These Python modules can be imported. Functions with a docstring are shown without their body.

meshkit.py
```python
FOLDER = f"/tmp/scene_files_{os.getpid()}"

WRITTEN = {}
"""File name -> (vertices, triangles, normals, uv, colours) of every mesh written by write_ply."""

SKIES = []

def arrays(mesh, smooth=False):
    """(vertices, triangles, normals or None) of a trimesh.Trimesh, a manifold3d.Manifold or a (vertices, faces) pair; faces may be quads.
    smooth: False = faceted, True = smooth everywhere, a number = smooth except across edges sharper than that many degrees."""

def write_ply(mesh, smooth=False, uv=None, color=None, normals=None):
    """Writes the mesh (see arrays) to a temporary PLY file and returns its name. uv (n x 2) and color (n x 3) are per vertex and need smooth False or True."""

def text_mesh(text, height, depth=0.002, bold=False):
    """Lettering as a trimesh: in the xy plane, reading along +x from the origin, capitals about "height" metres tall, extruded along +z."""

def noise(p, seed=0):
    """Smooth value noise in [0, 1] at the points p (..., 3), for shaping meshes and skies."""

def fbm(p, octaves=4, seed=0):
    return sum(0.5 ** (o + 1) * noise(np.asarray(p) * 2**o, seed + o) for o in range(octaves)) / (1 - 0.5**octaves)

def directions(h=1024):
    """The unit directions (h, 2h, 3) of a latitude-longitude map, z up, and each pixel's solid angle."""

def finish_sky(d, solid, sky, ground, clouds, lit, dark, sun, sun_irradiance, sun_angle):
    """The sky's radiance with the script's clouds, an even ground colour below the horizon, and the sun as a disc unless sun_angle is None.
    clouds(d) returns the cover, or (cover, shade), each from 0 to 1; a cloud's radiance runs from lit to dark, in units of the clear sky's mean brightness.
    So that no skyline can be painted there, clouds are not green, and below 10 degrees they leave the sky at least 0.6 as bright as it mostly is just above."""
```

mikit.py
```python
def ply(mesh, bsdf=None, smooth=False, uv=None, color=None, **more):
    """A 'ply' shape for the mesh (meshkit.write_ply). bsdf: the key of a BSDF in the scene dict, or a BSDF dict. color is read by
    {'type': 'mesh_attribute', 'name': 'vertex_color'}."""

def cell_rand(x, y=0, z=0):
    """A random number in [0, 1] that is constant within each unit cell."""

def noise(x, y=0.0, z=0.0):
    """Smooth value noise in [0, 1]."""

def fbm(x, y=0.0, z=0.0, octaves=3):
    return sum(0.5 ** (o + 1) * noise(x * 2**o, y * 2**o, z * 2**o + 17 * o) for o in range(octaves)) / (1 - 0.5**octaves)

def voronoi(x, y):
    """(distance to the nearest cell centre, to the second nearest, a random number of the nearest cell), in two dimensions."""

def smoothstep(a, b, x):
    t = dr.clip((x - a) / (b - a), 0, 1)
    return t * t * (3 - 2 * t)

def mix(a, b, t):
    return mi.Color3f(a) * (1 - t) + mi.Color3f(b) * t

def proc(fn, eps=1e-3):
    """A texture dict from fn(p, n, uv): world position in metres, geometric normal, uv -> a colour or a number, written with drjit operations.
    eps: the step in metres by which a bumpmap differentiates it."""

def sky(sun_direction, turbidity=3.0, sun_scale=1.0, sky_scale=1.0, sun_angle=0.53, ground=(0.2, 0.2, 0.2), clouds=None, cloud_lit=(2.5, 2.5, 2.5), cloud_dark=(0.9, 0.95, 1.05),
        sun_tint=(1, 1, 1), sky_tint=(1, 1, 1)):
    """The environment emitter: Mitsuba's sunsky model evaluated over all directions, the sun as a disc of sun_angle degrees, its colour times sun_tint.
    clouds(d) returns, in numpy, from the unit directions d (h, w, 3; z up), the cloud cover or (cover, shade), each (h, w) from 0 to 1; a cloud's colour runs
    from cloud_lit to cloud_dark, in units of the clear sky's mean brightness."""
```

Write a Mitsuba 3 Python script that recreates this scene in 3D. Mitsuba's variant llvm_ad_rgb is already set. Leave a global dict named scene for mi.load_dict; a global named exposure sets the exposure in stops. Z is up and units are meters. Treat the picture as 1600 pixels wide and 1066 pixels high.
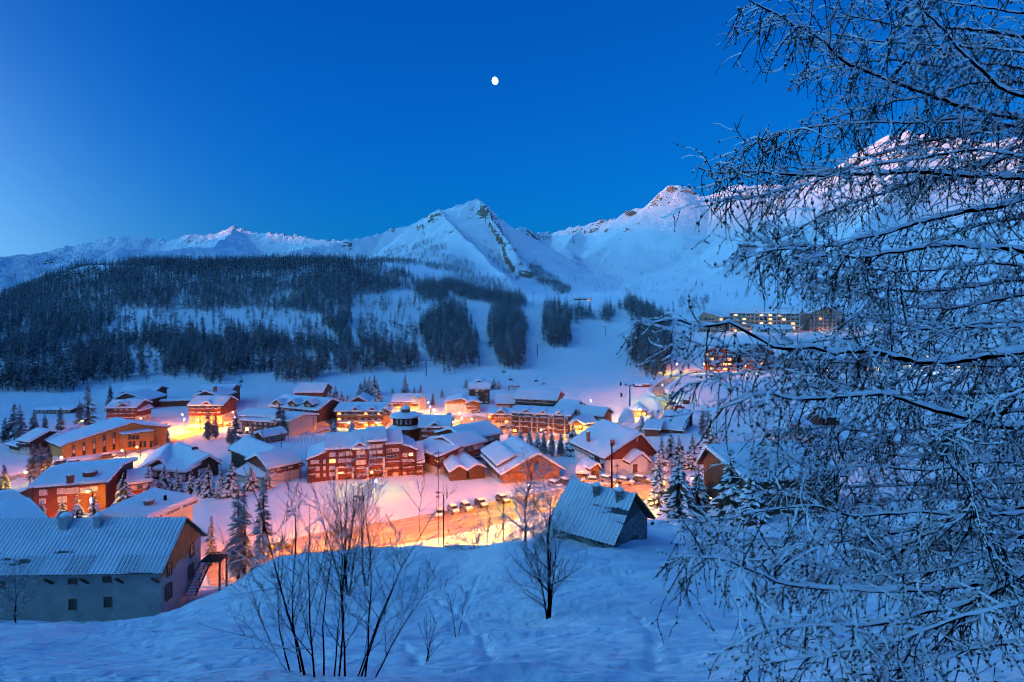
import math, random
import numpy as np, trimesh, mitsuba as mi, drjit as dr, mikit, meshkit
import shapely.geometry as sg
from scipy.interpolate import PchipInterpolator, RegularGridInterpolator
from mikit import ply, proc, noise, fbm, voronoi, smoothstep, mix, cell_rand

# ------------------------------------------------------------------ camera, sky, exposure
F, UC, VH, CZ = 900.0, 800.0, 480.0, 43.0        # focal length and horizon in 1600-wide pixels, height of the camera above the road
T = mi.ScalarTransform4f
scene, labels = {}, {}
scene['camera'] = {'type': 'perspective', 'fov': 2 * math.degrees(math.atan(800 / F)), 'fov_axis': 'x',
                   'to_world': T().look_at(origin=[0, 0, CZ], target=[0, 100, CZ], up=[0, 0, 1]),
                   'principal_point_offset_y': (533.0 - VH) / 1066.0, 'near_clip': 0.3, 'far_clip': 60000.0}
SUN = np.array([-0.927, -0.375, 0.085])


def dawn_veil(d):
    """thin bright air low over the side where the sun stands"""
    el = np.degrees(np.arcsin(np.clip(d[..., 2], -1, 1)))
    az = np.degrees(np.arctan2(d[..., 0], d[..., 1]))
    daz = np.abs((az + 112 + 180) % 360 - 180)
    e = daz + 0.95 * np.maximum(el - 4, 0) + 4 * (meshkit.fbm(d * 3.0, 3) - 0.5)
    return 0.95 / (1 + np.exp((e - 71.0) / 5.6)), np.clip((e - 28.0) / 40.0, 0, 1)


scene['sky'] = mikit.sky(SUN.tolist(), turbidity=2.5, sun_scale=1.9, sky_scale=0.82, sun_angle=5.0, ground=(0.5, 0.5, 0.5),
                         clouds=dawn_veil, cloud_lit=(1.9, 9.2, 17.0), cloud_dark=(1.8, 4.4, 7.9),
                         sun_tint=(1.0, 0.72, 1.15), sky_tint=(0.011, 1.15, 4.8))
scene['sky']['sampling_weight'] = 30.0
exposure = 1.65


# ------------------------------------------------------------------ helpers
def add(key, mesh, bsdf, smooth=False, label=None, category=None, group=None, kind=None, **more):
    k, n = key, 0
    while k in scene:
        n += 1
        k = f'{key}_{n:03d}'
    scene[k] = ply(mesh, bsdf, smooth, **more)
    tag(k, label, category, group, kind)
    return k


def tag(k, label=None, category=None, group=None, kind=None):
    d = {n: v for n, v in (('label', label), ('category', category), ('group', group), ('kind', kind)) if v}
    if d:
        labels[k] = {**labels.get(k, {}), **d}


def fresh(name):
    k, n = name, 0
    while k in labels or k in scene:
        n += 1
        k = f'{name}_{n:03d}'
    return k


def thing(name, label, category, group=None):
    k = fresh(name)
    tag(k, label, category, group)
    return k


def cat(ms):
    ms = [(np.asarray(m.vertices), np.asarray(m.faces)) if hasattr(m, 'faces') else m for m in ms]
    at = np.cumsum([0] + [len(v) for v, f in ms])
    return np.vstack([v for v, f in ms]), np.vstack([np.asarray(f) + a for (v, f), a in zip(ms, at)])


BOXF = np.array([[0, 2, 1], [0, 3, 2], [4, 5, 6], [4, 6, 7], [0, 1, 5], [0, 5, 4], [1, 2, 6], [1, 6, 5], [2, 3, 7], [2, 7, 6], [3, 0, 4], [3, 4, 7]])


def box(x0, x1, y0, y1, z0, z1):
    return np.array([[x0, y0, z0], [x1, y0, z0], [x1, y1, z0], [x0, y1, z0], [x0, y0, z1], [x1, y0, z1], [x1, y1, z1], [x0, y1, z1]], float), BOXF


def extrude(poly, d0, d1, axis):
    """polygon (a, b) pulled along an axis: 'y' takes (a, b) as (x, z), 'x' takes them as (y, z), 'z' as (x, y)"""
    if not isinstance(poly, sg.Polygon):
        poly = sg.Polygon(poly)
    m = trimesh.creation.extrude_polygon(poly, d1 - d0, engine='earcut')
    v = np.array(m.vertices)
    a, b, c = v[:, 0], v[:, 1], v[:, 2] + d0
    f = np.array(m.faces)
    if axis == 'z':
        return np.stack([a, b, c], 1), f
    if axis == 'y':
        return np.stack([a, c, b], 1), f[:, ::-1]
    return np.stack([c, a, b], 1), f


def tubes(P, R, sides=4):
    """many polylines at once: P (n, k, 3), R (n, k) -> one mesh"""
    P, R = np.asarray(P, float), np.asarray(R, float)
    n, k = P.shape[:2]
    t = np.gradient(P, axis=1)
    t /= np.linalg.norm(t, axis=2, keepdims=True) + 1e-12
    ref = np.where(np.abs(t[..., 2:]) < 0.9, [0, 0, 1.0], [1.0, 0, 0])
    a = np.cross(t, ref)
    a /= np.linalg.norm(a, axis=2, keepdims=True) + 1e-12
    b = np.cross(t, a)
    ang = np.arange(sides) * 2 * np.pi / sides
    v = P[:, :, None] + R[:, :, None, None] * (np.cos(ang)[:, None] * a[:, :, None] + np.sin(ang)[:, None] * b[:, :, None])
    i, j = np.meshgrid(np.arange(k - 1), np.arange(sides), indexing='ij')
    q = np.stack([i * sides + j, i * sides + (j + 1) % sides, (i + 1) * sides + (j + 1) % sides, (i + 1) * sides + j], -1).reshape(-1, 4)
    f = np.vstack([q[:, [0, 2, 1]], q[:, [0, 3, 2]]])
    f = (f[None] + (np.arange(n) * k * sides)[:, None, None]).reshape(-1, 3)
    return v.reshape(-1, 3), f


def xf(mesh, M):
    v, f = mesh
    return v @ np.asarray(M)[:3, :3].T + np.asarray(M)[:3, 3], f


def place(x, y, z, deg=0.0, s=1.0):
    x, y, z, deg, s = map(float, (x, y, z, deg, s))
    return T().translate([x, y, z]).rotate([0, 0, 1], deg).scale(s)


def world(u, v, y):
    return np.array([(u - UC) / F * y, y, CZ - (v - VH) / F * y])


# ------------------------------------------------------------------ the lie of the land: drop below the camera at each distance, for several bearings
TABLE = {
    -700: [(3, 3.2), (8, 5.7), (13, 8.4), (25, 15), (40, 22.5), (62, 33), (95, 43), (150, 46), (190, 48), (250, 48), (330, 40), (450, 20), (620, -20), (900, -80), (1400, -150)],
    0: [(3, 3.2), (8, 5.7), (13, 8.6), (25, 15.4), (40, 23), (50, 27.8), (60, 33), (76, 35), (92, 43), (150, 46), (190, 49), (250, 50), (332, 49.3), (450, 40), (620, 18), (750, -2), (850, -17), (1000, -22), (1400, 10), (2500, -60)],
    150: [(3, 3.2), (8, 5.7), (13, 8.5), (25, 15.2), (40, 22.8), (51, 27.9), (60, 33), (76, 35.5), (92, 43), (150, 46), (190, 49), (250, 50), (335, 49), (450, 38), (620, 14), (800, -30), (950, -68), (1100, -70), (1500, -10), (2500, -60)],
    250: [(3, 3.2), (8, 5.7), (13, 8.5), (25, 15.2), (40, 22.5), (53, 28.2), (62, 33), (76, 36.5), (90, 43), (150, 46), (190, 48.5), (250, 50), (340, 48), (450, 36), (620, 12), (800, -33), (965, -70), (1150, -70), (1500, -10), (2500, -60)],
    330: [(3, 3.2), (8, 5.7), (13, 8.4), (25, 15), (40, 22.2), (60, 30), (75, 37), (90, 43), (110, 43.3), (150, 45.5), (190, 48), (250, 50), (345, 47.5), (450, 36), (620, 12), (800, -34), (980, -71), (1150, -74), (1500, -20), (2500, -60)],
    450: [(3, 3.2), (8, 5.7), (13, 8.4), (25, 15), (40, 21.9), (55, 26.6), (70, 30.3), (84, 38.5), (95, 43), (112, 43), (150, 45), (190, 47), (250, 50), (345, 47), (450, 36), (620, 12), (800, -38), (1000, -76), (1150, -80), (1500, -40), (2500, -60)],
    600: [(3, 3.2), (8, 5.7), (13, 8.4), (25, 15), (40, 21.8), (55, 26.4), (70, 29.6), (85, 37.5), (98, 43), (112, 43), (150, 44.5), (190, 47), (270, 50), (350, 46.5), (380, 44.3), (450, 37), (600, 17), (800, -25), (1000, -73), (1150, -90), (1500, -120), (2500, -100)],
    700: [(3, 3.2), (8, 5.7), (13, 8.4), (25, 15), (40, 21.9), (55, 26.4), (70, 29.2), (85, 37.2), (100, 43), (115, 43), (150, 44.5), (190, 47), (270, 50), (340, 47), (420, 40), (600, 17), (800, -16), (1000, -56), (1150, -75), (1500, -150), (2500, -120)],
    800: [(3, 3.2), (8, 5.7), (13, 8.4), (25, 14.9), (40, 21.7), (50, 24.6), (64, 26.4), (80, 33), (105, 42.5), (120, 43), (150, 44.2), (190, 47), (270, 50), (340, 47), (420, 40), (520, 29), (680, 10), (850, -12), (1000, -25), (1150, -50), (1500, -60), (2500, -90)],
    880: [(3, 3.2), (8, 5.7), (13, 8.4), (25, 14.7), (40, 21.4), (50, 24.2), (62, 26.0), (78, 30), (110, 41.5), (125, 42), (150, 43.6), (190, 46), (270, 50), (340, 46.5), (420, 40), (520, 31), (680, 13), (850, -7), (1100, -18), (1500, -25), (2500, -60)],
    950: [(3, 3.2), (8, 5.7), (13, 8.3), (25, 14.6), (40, 21.3), (50, 24.2), (62, 26.3), (78, 29.5), (112, 40.8), (130, 41), (150, 43), (190, 46), (270, 49), (340, 46), (420, 40), (520, 33), (680, 17), (850, -6), (1100, -15), (1500, -25), (2500, -60)],
    1060: [(3, 3.2), (8, 5.6), (13, 8.2), (25, 14.6), (40, 21.4), (62, 27.5), (78, 31), (112, 40), (130, 41), (150, 43), (190, 45), (270, 46), (330, 45), (400, 44.3), (450, 41), (520, 32), (600, 19), (850, -1), (1100, -12), (1500, -30), (2500, -60)],
    1200: [(3, 3.2), (8, 5.4), (13, 8), (25, 14.5), (40, 21.5), (62, 27.5), (78, 31), (112, 38), (150, 41), (200, 44), (300, 46), (400, 42.5), (440, 40), (470, 25), (520, 20), (600, 11), (850, -9), (1100, -30), (1500, -70), (2500, -100)],
    1400: [(3, 3.1), (8, 5.2), (13, 7.8), (25, 14.2), (40, 21), (62, 27.5), (78, 31), (112, 36), (150, 40), (200, 43), (300, 45), (400, 42), (440, 39), (470, 25), (520, 20), (600, 9), (850, -30), (1100, -80), (1500, -150), (2500, -200)],
    1600: [(3, 3.0), (8, 5), (13, 7.5), (25, 13.5), (40, 20), (62, 27), (78, 30), (112, 34), (150, 38), (200, 41), (300, 43), (400, 38), (470, 25), (600, 5), (850, -50), (1100, -130), (1500, -250), (2500, -300)],
    2300: [(3, 2.8), (8, 4.6), (13, 7), (25, 12.5), (40, 18), (62, 24), (78, 27), (112, 30), (150, 33), (200, 35), (300, 33), (470, 5), (600, -30), (850, -110), (1100, -180), (1500, -300), (2500, -350)],
}
US = np.array(sorted(TABLE), float)
LY = np.linspace(math.log(1.0), math.log(9000.0), 520)
cols = []
for u_ in US:
    y_, d_ = np.array(TABLE[u_]).T
    y_, d_ = np.r_[1.0, y_, 9000.0], np.r_[2.2, d_, d_[-1] * 3.0]
    cols.append(PchipInterpolator(np.log(y_), -d_ / y_)(LY))
cols = np.array(cols)
UF = np.linspace(-700, 2300, 751)
GRID = PchipInterpolator(US, cols, axis=0)(UF)
E_OF = RegularGridInterpolator((UF, LY), GRID, bounds_error=False, fill_value=None)


def base_height(x, y):
    """height of valley floor and hills, all round the camera"""
    x, y = np.asarray(x, float), np.asarray(y, float)
    r = np.hypot(x, y)
    phi = np.arctan2(x, y)
    lim = math.atan(1500 / F)
    p = np.clip(phi, -lim, lim)
    yy = np.maximum(r * np.cos(p), 1.0)
    e = E_OF(np.stack([UC + F * np.tan(p), np.log(yy)], -1)) * np.cos(p)
    w = np.clip((np.abs(phi) - lim) / (math.pi - lim), 0, 1)
    w = w * w * (3 - 2 * w)
    back = np.where(r < 400, 0.42, 0.42 * 400 / np.maximum(r, 400)) - 1.7 / np.maximum(r, 1)
    return CZ + r * (e * (1 - w) + back * w)


RIDGES = [  # crest points (u, v, distance), depth of the fall, width of the fall, roughness
    ([(-350, 372, 3500), (-150, 378, 3700), (0, 383, 4100), (100, 380, 4250), (180, 370, 4350), (250, 372, 4450), (300, 368, 4450), (335, 361, 4450), (365, 355, 4450), (400, 363, 4400), (450, 368, 4300), (500, 374, 4150), (560, 380, 3900)], 800, 1150, 1.0),
    ([(-300, 388, 2500), (0, 402, 2650), (100, 396, 2850), (190, 388, 3050), (270, 392, 3250), (330, 384, 3500), (365, 360, 4300)], 520, 900, 0.8),
    ([(455, 392, 1600), (500, 384, 1680), (560, 371, 1760), (600, 358, 1820), (640, 349, 1850), (680, 326, 1850), (700, 316, 1850), (716, 310, 1850), (727, 312, 1850), (733, 307, 1850), (744, 306, 1860), (752, 318, 1900), (775, 337, 2050), (800, 357, 2350)], 520, 570, 0.5),
    ([(684, 325, 1830), (707, 351, 1650), (737, 387, 1450), (770, 420, 1250), (800, 447, 1050)], 420, 470, 0.3),
    ([(744, 308, 1860), (765, 340, 1750), (790, 385, 1600), (812, 420, 1420)], 420, 430, 0.9),
    ([(800, 357, 2350), (830, 362, 2650), (860, 363, 2750), (885, 355, 2720), (900, 350, 2680), (925, 347, 2640), (950, 341, 2600), (975, 329, 2500), (1010, 321, 2450), (1033, 314, 2420), (1041, 297, 2400), (1060, 292, 2400), (1082, 297, 2400), (1095, 304, 2380), (1120, 302, 2350), (1160, 287, 2300), (1230, 290, 2250), (1300, 263, 2200), (1350, 231, 2150), (1390, 212, 2100), (1420, 206, 2080), (1470, 212, 2000), (1530, 217, 1900), (1600, 220, 1800), (1800, 235, 1600), (2300, 280, 1500)], 760, 860, 0.5),
    ([(905, 352, 2650), (880, 385, 2250), (905, 420, 1850)], 380, 560, 0.8),
    ([(1240, 290, 2250), (1180, 380, 1800), (1130, 420, 1450)], 440, 600, 0.5),
    ([(1420, 207, 2080), (1390, 300, 1650), (1300, 400, 1250)], 560, 680, 0.4),
]
SHADE_RIDGE = ([(-4700, 4300, 820), (-3500, 2500, 820), (-3000, 1200, 820), (-2900, 0, 800), (-2900, -1600, 760), (-2600, -3500, 700)], 1000, 900, 0.5)  # unseen ridge added at the left, raised to keep sun off valley and lower peaks


def ridge_field(x, y):
    best = np.full(x.shape, -1e9)
    rough = np.zeros(x.shape)
    for pts, H, L, k in RIDGES + [SHADE_RIDGE]:
        P = np.array(pts, float) if pts is SHADE_RIDGE[0] else np.array([world(*p) for p in pts])
        z, d_best = np.full(x.shape, -1e9), np.full(x.shape, 1e9)
        for a, b in zip(P[:-1], P[1:]):
            ab = b - a
            t = np.clip(((x - a[0]) * ab[0] + (y - a[1]) * ab[1]) / (ab[0] ** 2 + ab[1] ** 2), 0, 1)
            d = np.hypot(x - a[0] - t * ab[0], y - a[1] - t * ab[1])
            d_best = np.minimum(d, d_best)
            z = np.maximum(z, a[2] + t * ab[2] - H * (1 - np.exp(-d / L)))
        rough = np.where(z > best, k * np.exp(-d_best / (0.9 * L)), rough)
        s = 14.0
        hi, lo = np.maximum(best, z), np.minimum(best, z)
        best = hi + s * np.log1p(np.exp(np.maximum(lo - hi, -500) / s)) * np.exp(-d_best / 120)
        best = np.maximum(best, hi)
    return best, rough


ROADS, TRAILS = [], []


def road_field(x, y):
    """for each point: distance beyond the nearest road's edge, and that road's level"""
    edge, level = np.full(x.shape, 1e9), np.zeros(x.shape)
    for P, w in ROADS:
        for a, b in zip(P[:-1], P[1:]):
            ab = b - a
            t = np.clip(((x - a[0]) * ab[0] + (y - a[1]) * ab[1]) / (ab[0] ** 2 + ab[1] ** 2), 0, 1)
            d = np.hypot(x - a[0] - t * ab[0], y - a[1] - t * ab[1]) - w / 2
            m = d < edge
            edge, level = np.where(m, d, edge), np.where(m, a[2] + t * ab[2], level)
    return edge, level


def height(x, y, fine=True):
    x, y = np.asarray(x, float), np.asarray(y, float)
    shp = x.shape
    x, y = x.ravel(), y.ravel()
    z = base_height(x, y)
    r = np.hypot(x, y)
    P = np.stack([x, y, 0 * x], -1)
    far = r > 650
    if far.any():
        m, k = ridge_field(x[far], y[far])
        Pf = P[far]
        warp = Pf + 60 * (np.stack([meshkit.noise(Pf / 170, 5), meshkit.noise(Pf / 170, 6), 0 * m], -1) - 0.5)
        crag = sum(a * (1 - np.abs(2 * meshkit.noise(warp / s, 31 + i) - 1)) for i, (s, a) in enumerate(((260, 34), (110, 19), (48, 9), (21, 4.5), (9, 2.2))))
        m = m + 1.25 * k * (crag - 45) + np.clip((r[far] - 800) / 500, 0, 1) * (34 * (meshkit.fbm(warp / 210, 3, 41) - 0.5) + 13 * (np.abs(2 * meshkit.noise(warp / 75, 42) - 1) - 0.5) + 7 * (meshkit.fbm(warp / 30, 2, 43) - 0.5))
        b = z[far] + 7 * (meshkit.fbm(Pf / 160, 4, 3) - 0.5)
        s = 22.0
        hi, lo = np.maximum(b, m), np.minimum(b, m)
        z[far] = hi + s * np.log1p(np.exp(np.maximum((lo - hi) / s, -60))) * np.clip((r[far] - 650) / 300, 0, 1)
    if fine:
        mid = (r > 85) & (r < 1400)
        z[mid] += np.clip((r[mid] - 85) / 40, 0, 1) * (1.1 * (meshkit.fbm(P[mid] / 23, 4, 8) - 0.5) + 0.25 * (meshkit.fbm(P[mid] / 3.1, 3, 9) - 0.5))
        near = r < 130
        w = np.clip((130 - r[near]) / 30, 0, 1) * np.clip(r[near] / 12, 0.15, 1)
        Pn = P[near]
        ang = math.radians(24)
        al = np.stack([Pn[:, 0] * math.cos(ang) + Pn[:, 1] * math.sin(ang), -Pn[:, 0] * math.sin(ang) + Pn[:, 1] * math.cos(ang), 0 * w], -1)
        z[near] += w * (1.5 * (meshkit.fbm(Pn / 9, 3, 12) - 0.5) + 0.75 * (meshkit.fbm(al / [5.0, 1.9, 1], 3, 13) - 0.5) + 0.36 * (meshkit.fbm(al / [1.5, 0.6, 1], 3, 14) - 0.5))
    if fine:
        m = (r > 14) & (r < 75)
        for T_, step, wd, dp in TRAILS:
            px_, py_ = x[m], y[m]
            best = np.zeros(px_.shape)
            acc = 0.0
            for a, b in zip(T_[:-1], T_[1:]):
                ab = b - a
                L_ = math.hypot(*ab)
                t = ((px_ - a[0]) * ab[0] + (py_ - a[1]) * ab[1]) / L_ ** 2
                d = np.abs((px_ - a[0]) * ab[1] - (py_ - a[1]) * ab[0]) / L_
                on = (t > 0) & (t < 1)
                k_ = 0.35 + 0.65 * (0.5 + 0.5 * np.cos((acc + t * L_) * 2 * math.pi / step))
                best = np.maximum(best, on * np.exp(-(d / wd) ** 2) * k_)
                acc += L_
            z[m] -= dp * best
    if fine and ROADS:
        m = (r > 80) & (r < 520)
        e, lv = road_field(x[m], y[m])
        lump = meshkit.fbm(P[m] / 2.6, 3, 51)
        w = np.clip(1 - e / 5.0, 0, 1) ** 2
        bank = np.clip(1 - np.abs(e - 1.7) / 1.6, 0, 1) * (0.35 + 1.5 * np.clip(lump - 0.3, 0, 1)) + 0.25 * np.clip(1 - np.abs(e - 4.5) / 3.0, 0, 1) * (lump - 0.4)
        z[m] = z[m] * (1 - w) + (lv - 0.12) * w + bank * np.clip(e / 0.8, 0, 1)
    return z.reshape(shp)


def ground(u, v, y0=86.0, y1=1200.0):
    """the point of the valley seen at a pixel"""
    y = np.exp(np.linspace(math.log(y0), math.log(y1), 1600))
    x = (u - UC) / F * y
    e = (height(x, y, False) - CZ) / y * F
    k = int(np.argmax(e >= VH - v))
    return np.array([x[k], y[k], CZ - (v - VH) / F * y[k]])



for pix, w in (([(322, 896), (360, 886), (400, 877), (450, 863), (520, 848), (600, 834), (680, 820), (760, 803), (830, 788), (890, 777), (960, 770), (1040, 764), (1085, 757)], 12.5),
               ([(-30, 757), (60, 739), (150, 719), (230, 701), (290, 682), (340, 667), (400, 657)], 6.5),
               ([(1000, 672), (1040, 655), (1046, 640), (1036, 622), (1028, 609), (1045, 594), (1085, 579), (1140, 576)], 6.5),
               ([(688, 700), (706, 688), (720, 672), (740, 660), (765, 652)], 15.0), ([(690, 650), (740, 656), (790, 676), (860, 684), (930, 684)], 8.0),
               ([(500, 674), (545, 676), (600, 676)], 6.0), ([(290, 672), (345, 666)], 7.0), ([(170, 664), (215, 665), (245, 660)], 6.0)):
    ROADS.append((np.array([ground(u_, v_) for u_, v_ in pix]), w))

for pix, step, wd, dp in (([(636, 905), (668, 925), (700, 950), (730, 975), (752, 1010), (770, 1075)], 0.8, 0.22, 0.24), ([(748, 905), (728, 945), (700, 985)], 0.75, 0.2, 0.2), ([(880, 935), (930, 925), (985, 918), (1050, 922)], 0.8, 0.22, 0.22), ([(985, 960), (1010, 985), (1022, 1040)], 0.8, 0.22, 0.22),
                          ([(1000, 975), (1040, 960), (1085, 935)], 0.7, 0.2, 0.2), ([(615, 1000), (640, 1030), (650, 1075)], 0.7, 0.18, 0.2), ([(860, 900), (920, 912), (1000, 930), (1060, 950)], 40.0, 0.16, 0.10), ([(120, 1000), (240, 992), (330, 985)], 0.9, 0.25, 0.16)):
    TRAILS.append(np.array([ground(u_, v_, 10.0, 80.0)[:2] for u_, v_ in pix]))
    TRAILS[-1] = (PchipInterpolator(np.arange(len(pix)), TRAILS[-1], axis=0)(np.linspace(0, len(pix) - 1, 4 * len(pix))), step, wd, dp)
# ------------------------------------------------------------------ materials
def principled(c, rough=0.8, **k):
    return {'type': 'principled', 'base_color': c if isinstance(c, dict) else {'type': 'rgb', 'value': list(c)}, 'roughness': rough, **k}


def snow_color(p, n, uv):
    g = fbm(p.x * 0.35, p.y * 0.35, p.z * 0.35, 4)
    return mix((0.80, 0.82, 0.84), (0.88, 0.89, 0.90), g)


def mountain_color(p, n, uv):
    snow = snow_color(p, n, uv)
    r = dr.sqrt(p.x * p.x + p.y * p.y)
    g = fbm(p.x * 0.02, p.y * 0.02, p.z * 0.035, 4)
    h = fbm(p.x * 0.11, p.y * 0.11, p.z * 0.2, 3)
    bare = smoothstep(0.0, 0.03, (0.67 + 0.26 * (g - 0.5) + 0.26 * (h - 0.5)) - n.z) * smoothstep(700.0, 1100.0, r)
    rock = mix((0.16, 0.11, 0.08), (0.36, 0.26, 0.19), fbm(p.x * 0.05, p.y * 0.05, p.z * 0.25, 4))
    return mix(snow, rock, bare * smoothstep(0.34, 0.42, g * 0.5 + h * 0.5))


scene['snow_mountain'] = principled(proc(mountain_color), 0.75)
scene['snow_ground'] = {'type': 'bumpmap', 'arbitrary': proc(lambda p, n, uv: fbm(p.x * 2.6, p.y * 2.6, 0.0, 4), 0.03), 'scale': 0.26, 'bsdf': principled(proc(snow_color), 0.75)}
scene['snow'] = {'type': 'twosided', 'bsdf': {'type': 'bumpmap', 'arbitrary': proc(lambda p, n, uv: fbm(p.x * 2.2, p.y * 2.2, p.z * 2.2, 3), 0.02), 'scale': 0.10, 'bsdf': principled(proc(snow_color), 0.75)}}

# ------------------------------------------------------------------ terrain: one sheet round the camera out to the farthest ridge
phi = np.concatenate([np.linspace(-180, -60, 40)[:-1], np.linspace(-60, -43, 60)[:-1], np.linspace(-43, 43, 720)[:-1], np.linspace(43, 60, 60)[:-1], np.linspace(60, 180, 40)]) * math.pi / 180
rad = np.exp(np.concatenate([np.linspace(math.log(1.0), math.log(12), 50)[:-1], np.linspace(math.log(12), math.log(85), 300)[:-1], np.linspace(math.log(85), math.log(900), 150)[:-1], np.linspace(math.log(900), math.log(5300), 200)[:-1], np.linspace(math.log(5300), math.log(14000), 14)]))
PH, RR = np.meshgrid(phi, rad, indexing='ij')
X, Y = RR * np.sin(PH), RR * np.cos(PH)
Z = height(X, Y)
n0, n1 = X.shape
i, j = np.meshgrid(np.arange(n0 - 1), np.arange(n1 - 1), indexing='ij')
q = np.stack([i * n1 + j, i * n1 + j + 1, (i + 1) * n1 + j + 1, (i + 1) * n1 + j], -1).reshape(-1, 4)
V = np.stack([X, Y, Z], -1)
cut = int(np.searchsorted(rad, 760.0))


def sheet(V, smooth, key):
    n0, n1 = V.shape[:2]
    i, j = np.meshgrid(np.arange(n0 - 1), np.arange(n1 - 1), indexing='ij')
    q = np.stack([i * n1 + j, i * n1 + j + 1, (i + 1) * n1 + j + 1, (i + 1) * n1 + j], -1).reshape(-1, 4)
    add(key, (V.reshape(-1, 3), np.vstack([q[:, [0, 2, 1]], q[:, [0, 3, 2]]])), 'snow_ground' if smooth else 'snow_mountain', smooth, kind='structure')


sheet(V[:, :cut + 1], True, 'snowy_ground')
sheet(V[:, cut:], False, 'mountains')

# crags standing out of the ridges
for i_, (u_, v_, y_, rx, rz, sd) in enumerate(((1048, 307, 2385, 40, 34, 3), (1072, 303, 2390, 36, 20, 4), (985, 333, 2446, 20, 10, 6))):
    m_ = trimesh.creation.icosphere(4, 1.0)
    v_m = np.array(m_.vertices)
    k_ = 1 + 0.9 * (meshkit.fbm(v_m * 1.7 + sd, 4, sd) - 0.5) + 0.28 * (1 - np.abs(2 * meshkit.noise(v_m * [5, 5, 9], sd) - 1)) - 0.14
    v_m = v_m * k_[:, None] * [rx, rx * 0.8, rz] + world(u_, v_, y_)
    add('crag', (v_m, np.array(m_.faces)), 'snow_mountain', False, kind='structure')

# ------------------------------------------------------------------ cleared roads: packed, dirty snow with wheel tracks, its tan warmed to stand in for orange lamplight
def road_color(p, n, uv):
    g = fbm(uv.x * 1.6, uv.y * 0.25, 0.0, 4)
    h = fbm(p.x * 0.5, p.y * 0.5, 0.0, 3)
    return mix((0.66, 0.52, 0.36), (0.40, 0.31, 0.21), smoothstep(0.30, 0.52, g * 0.75 + h * 0.25))


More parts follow.
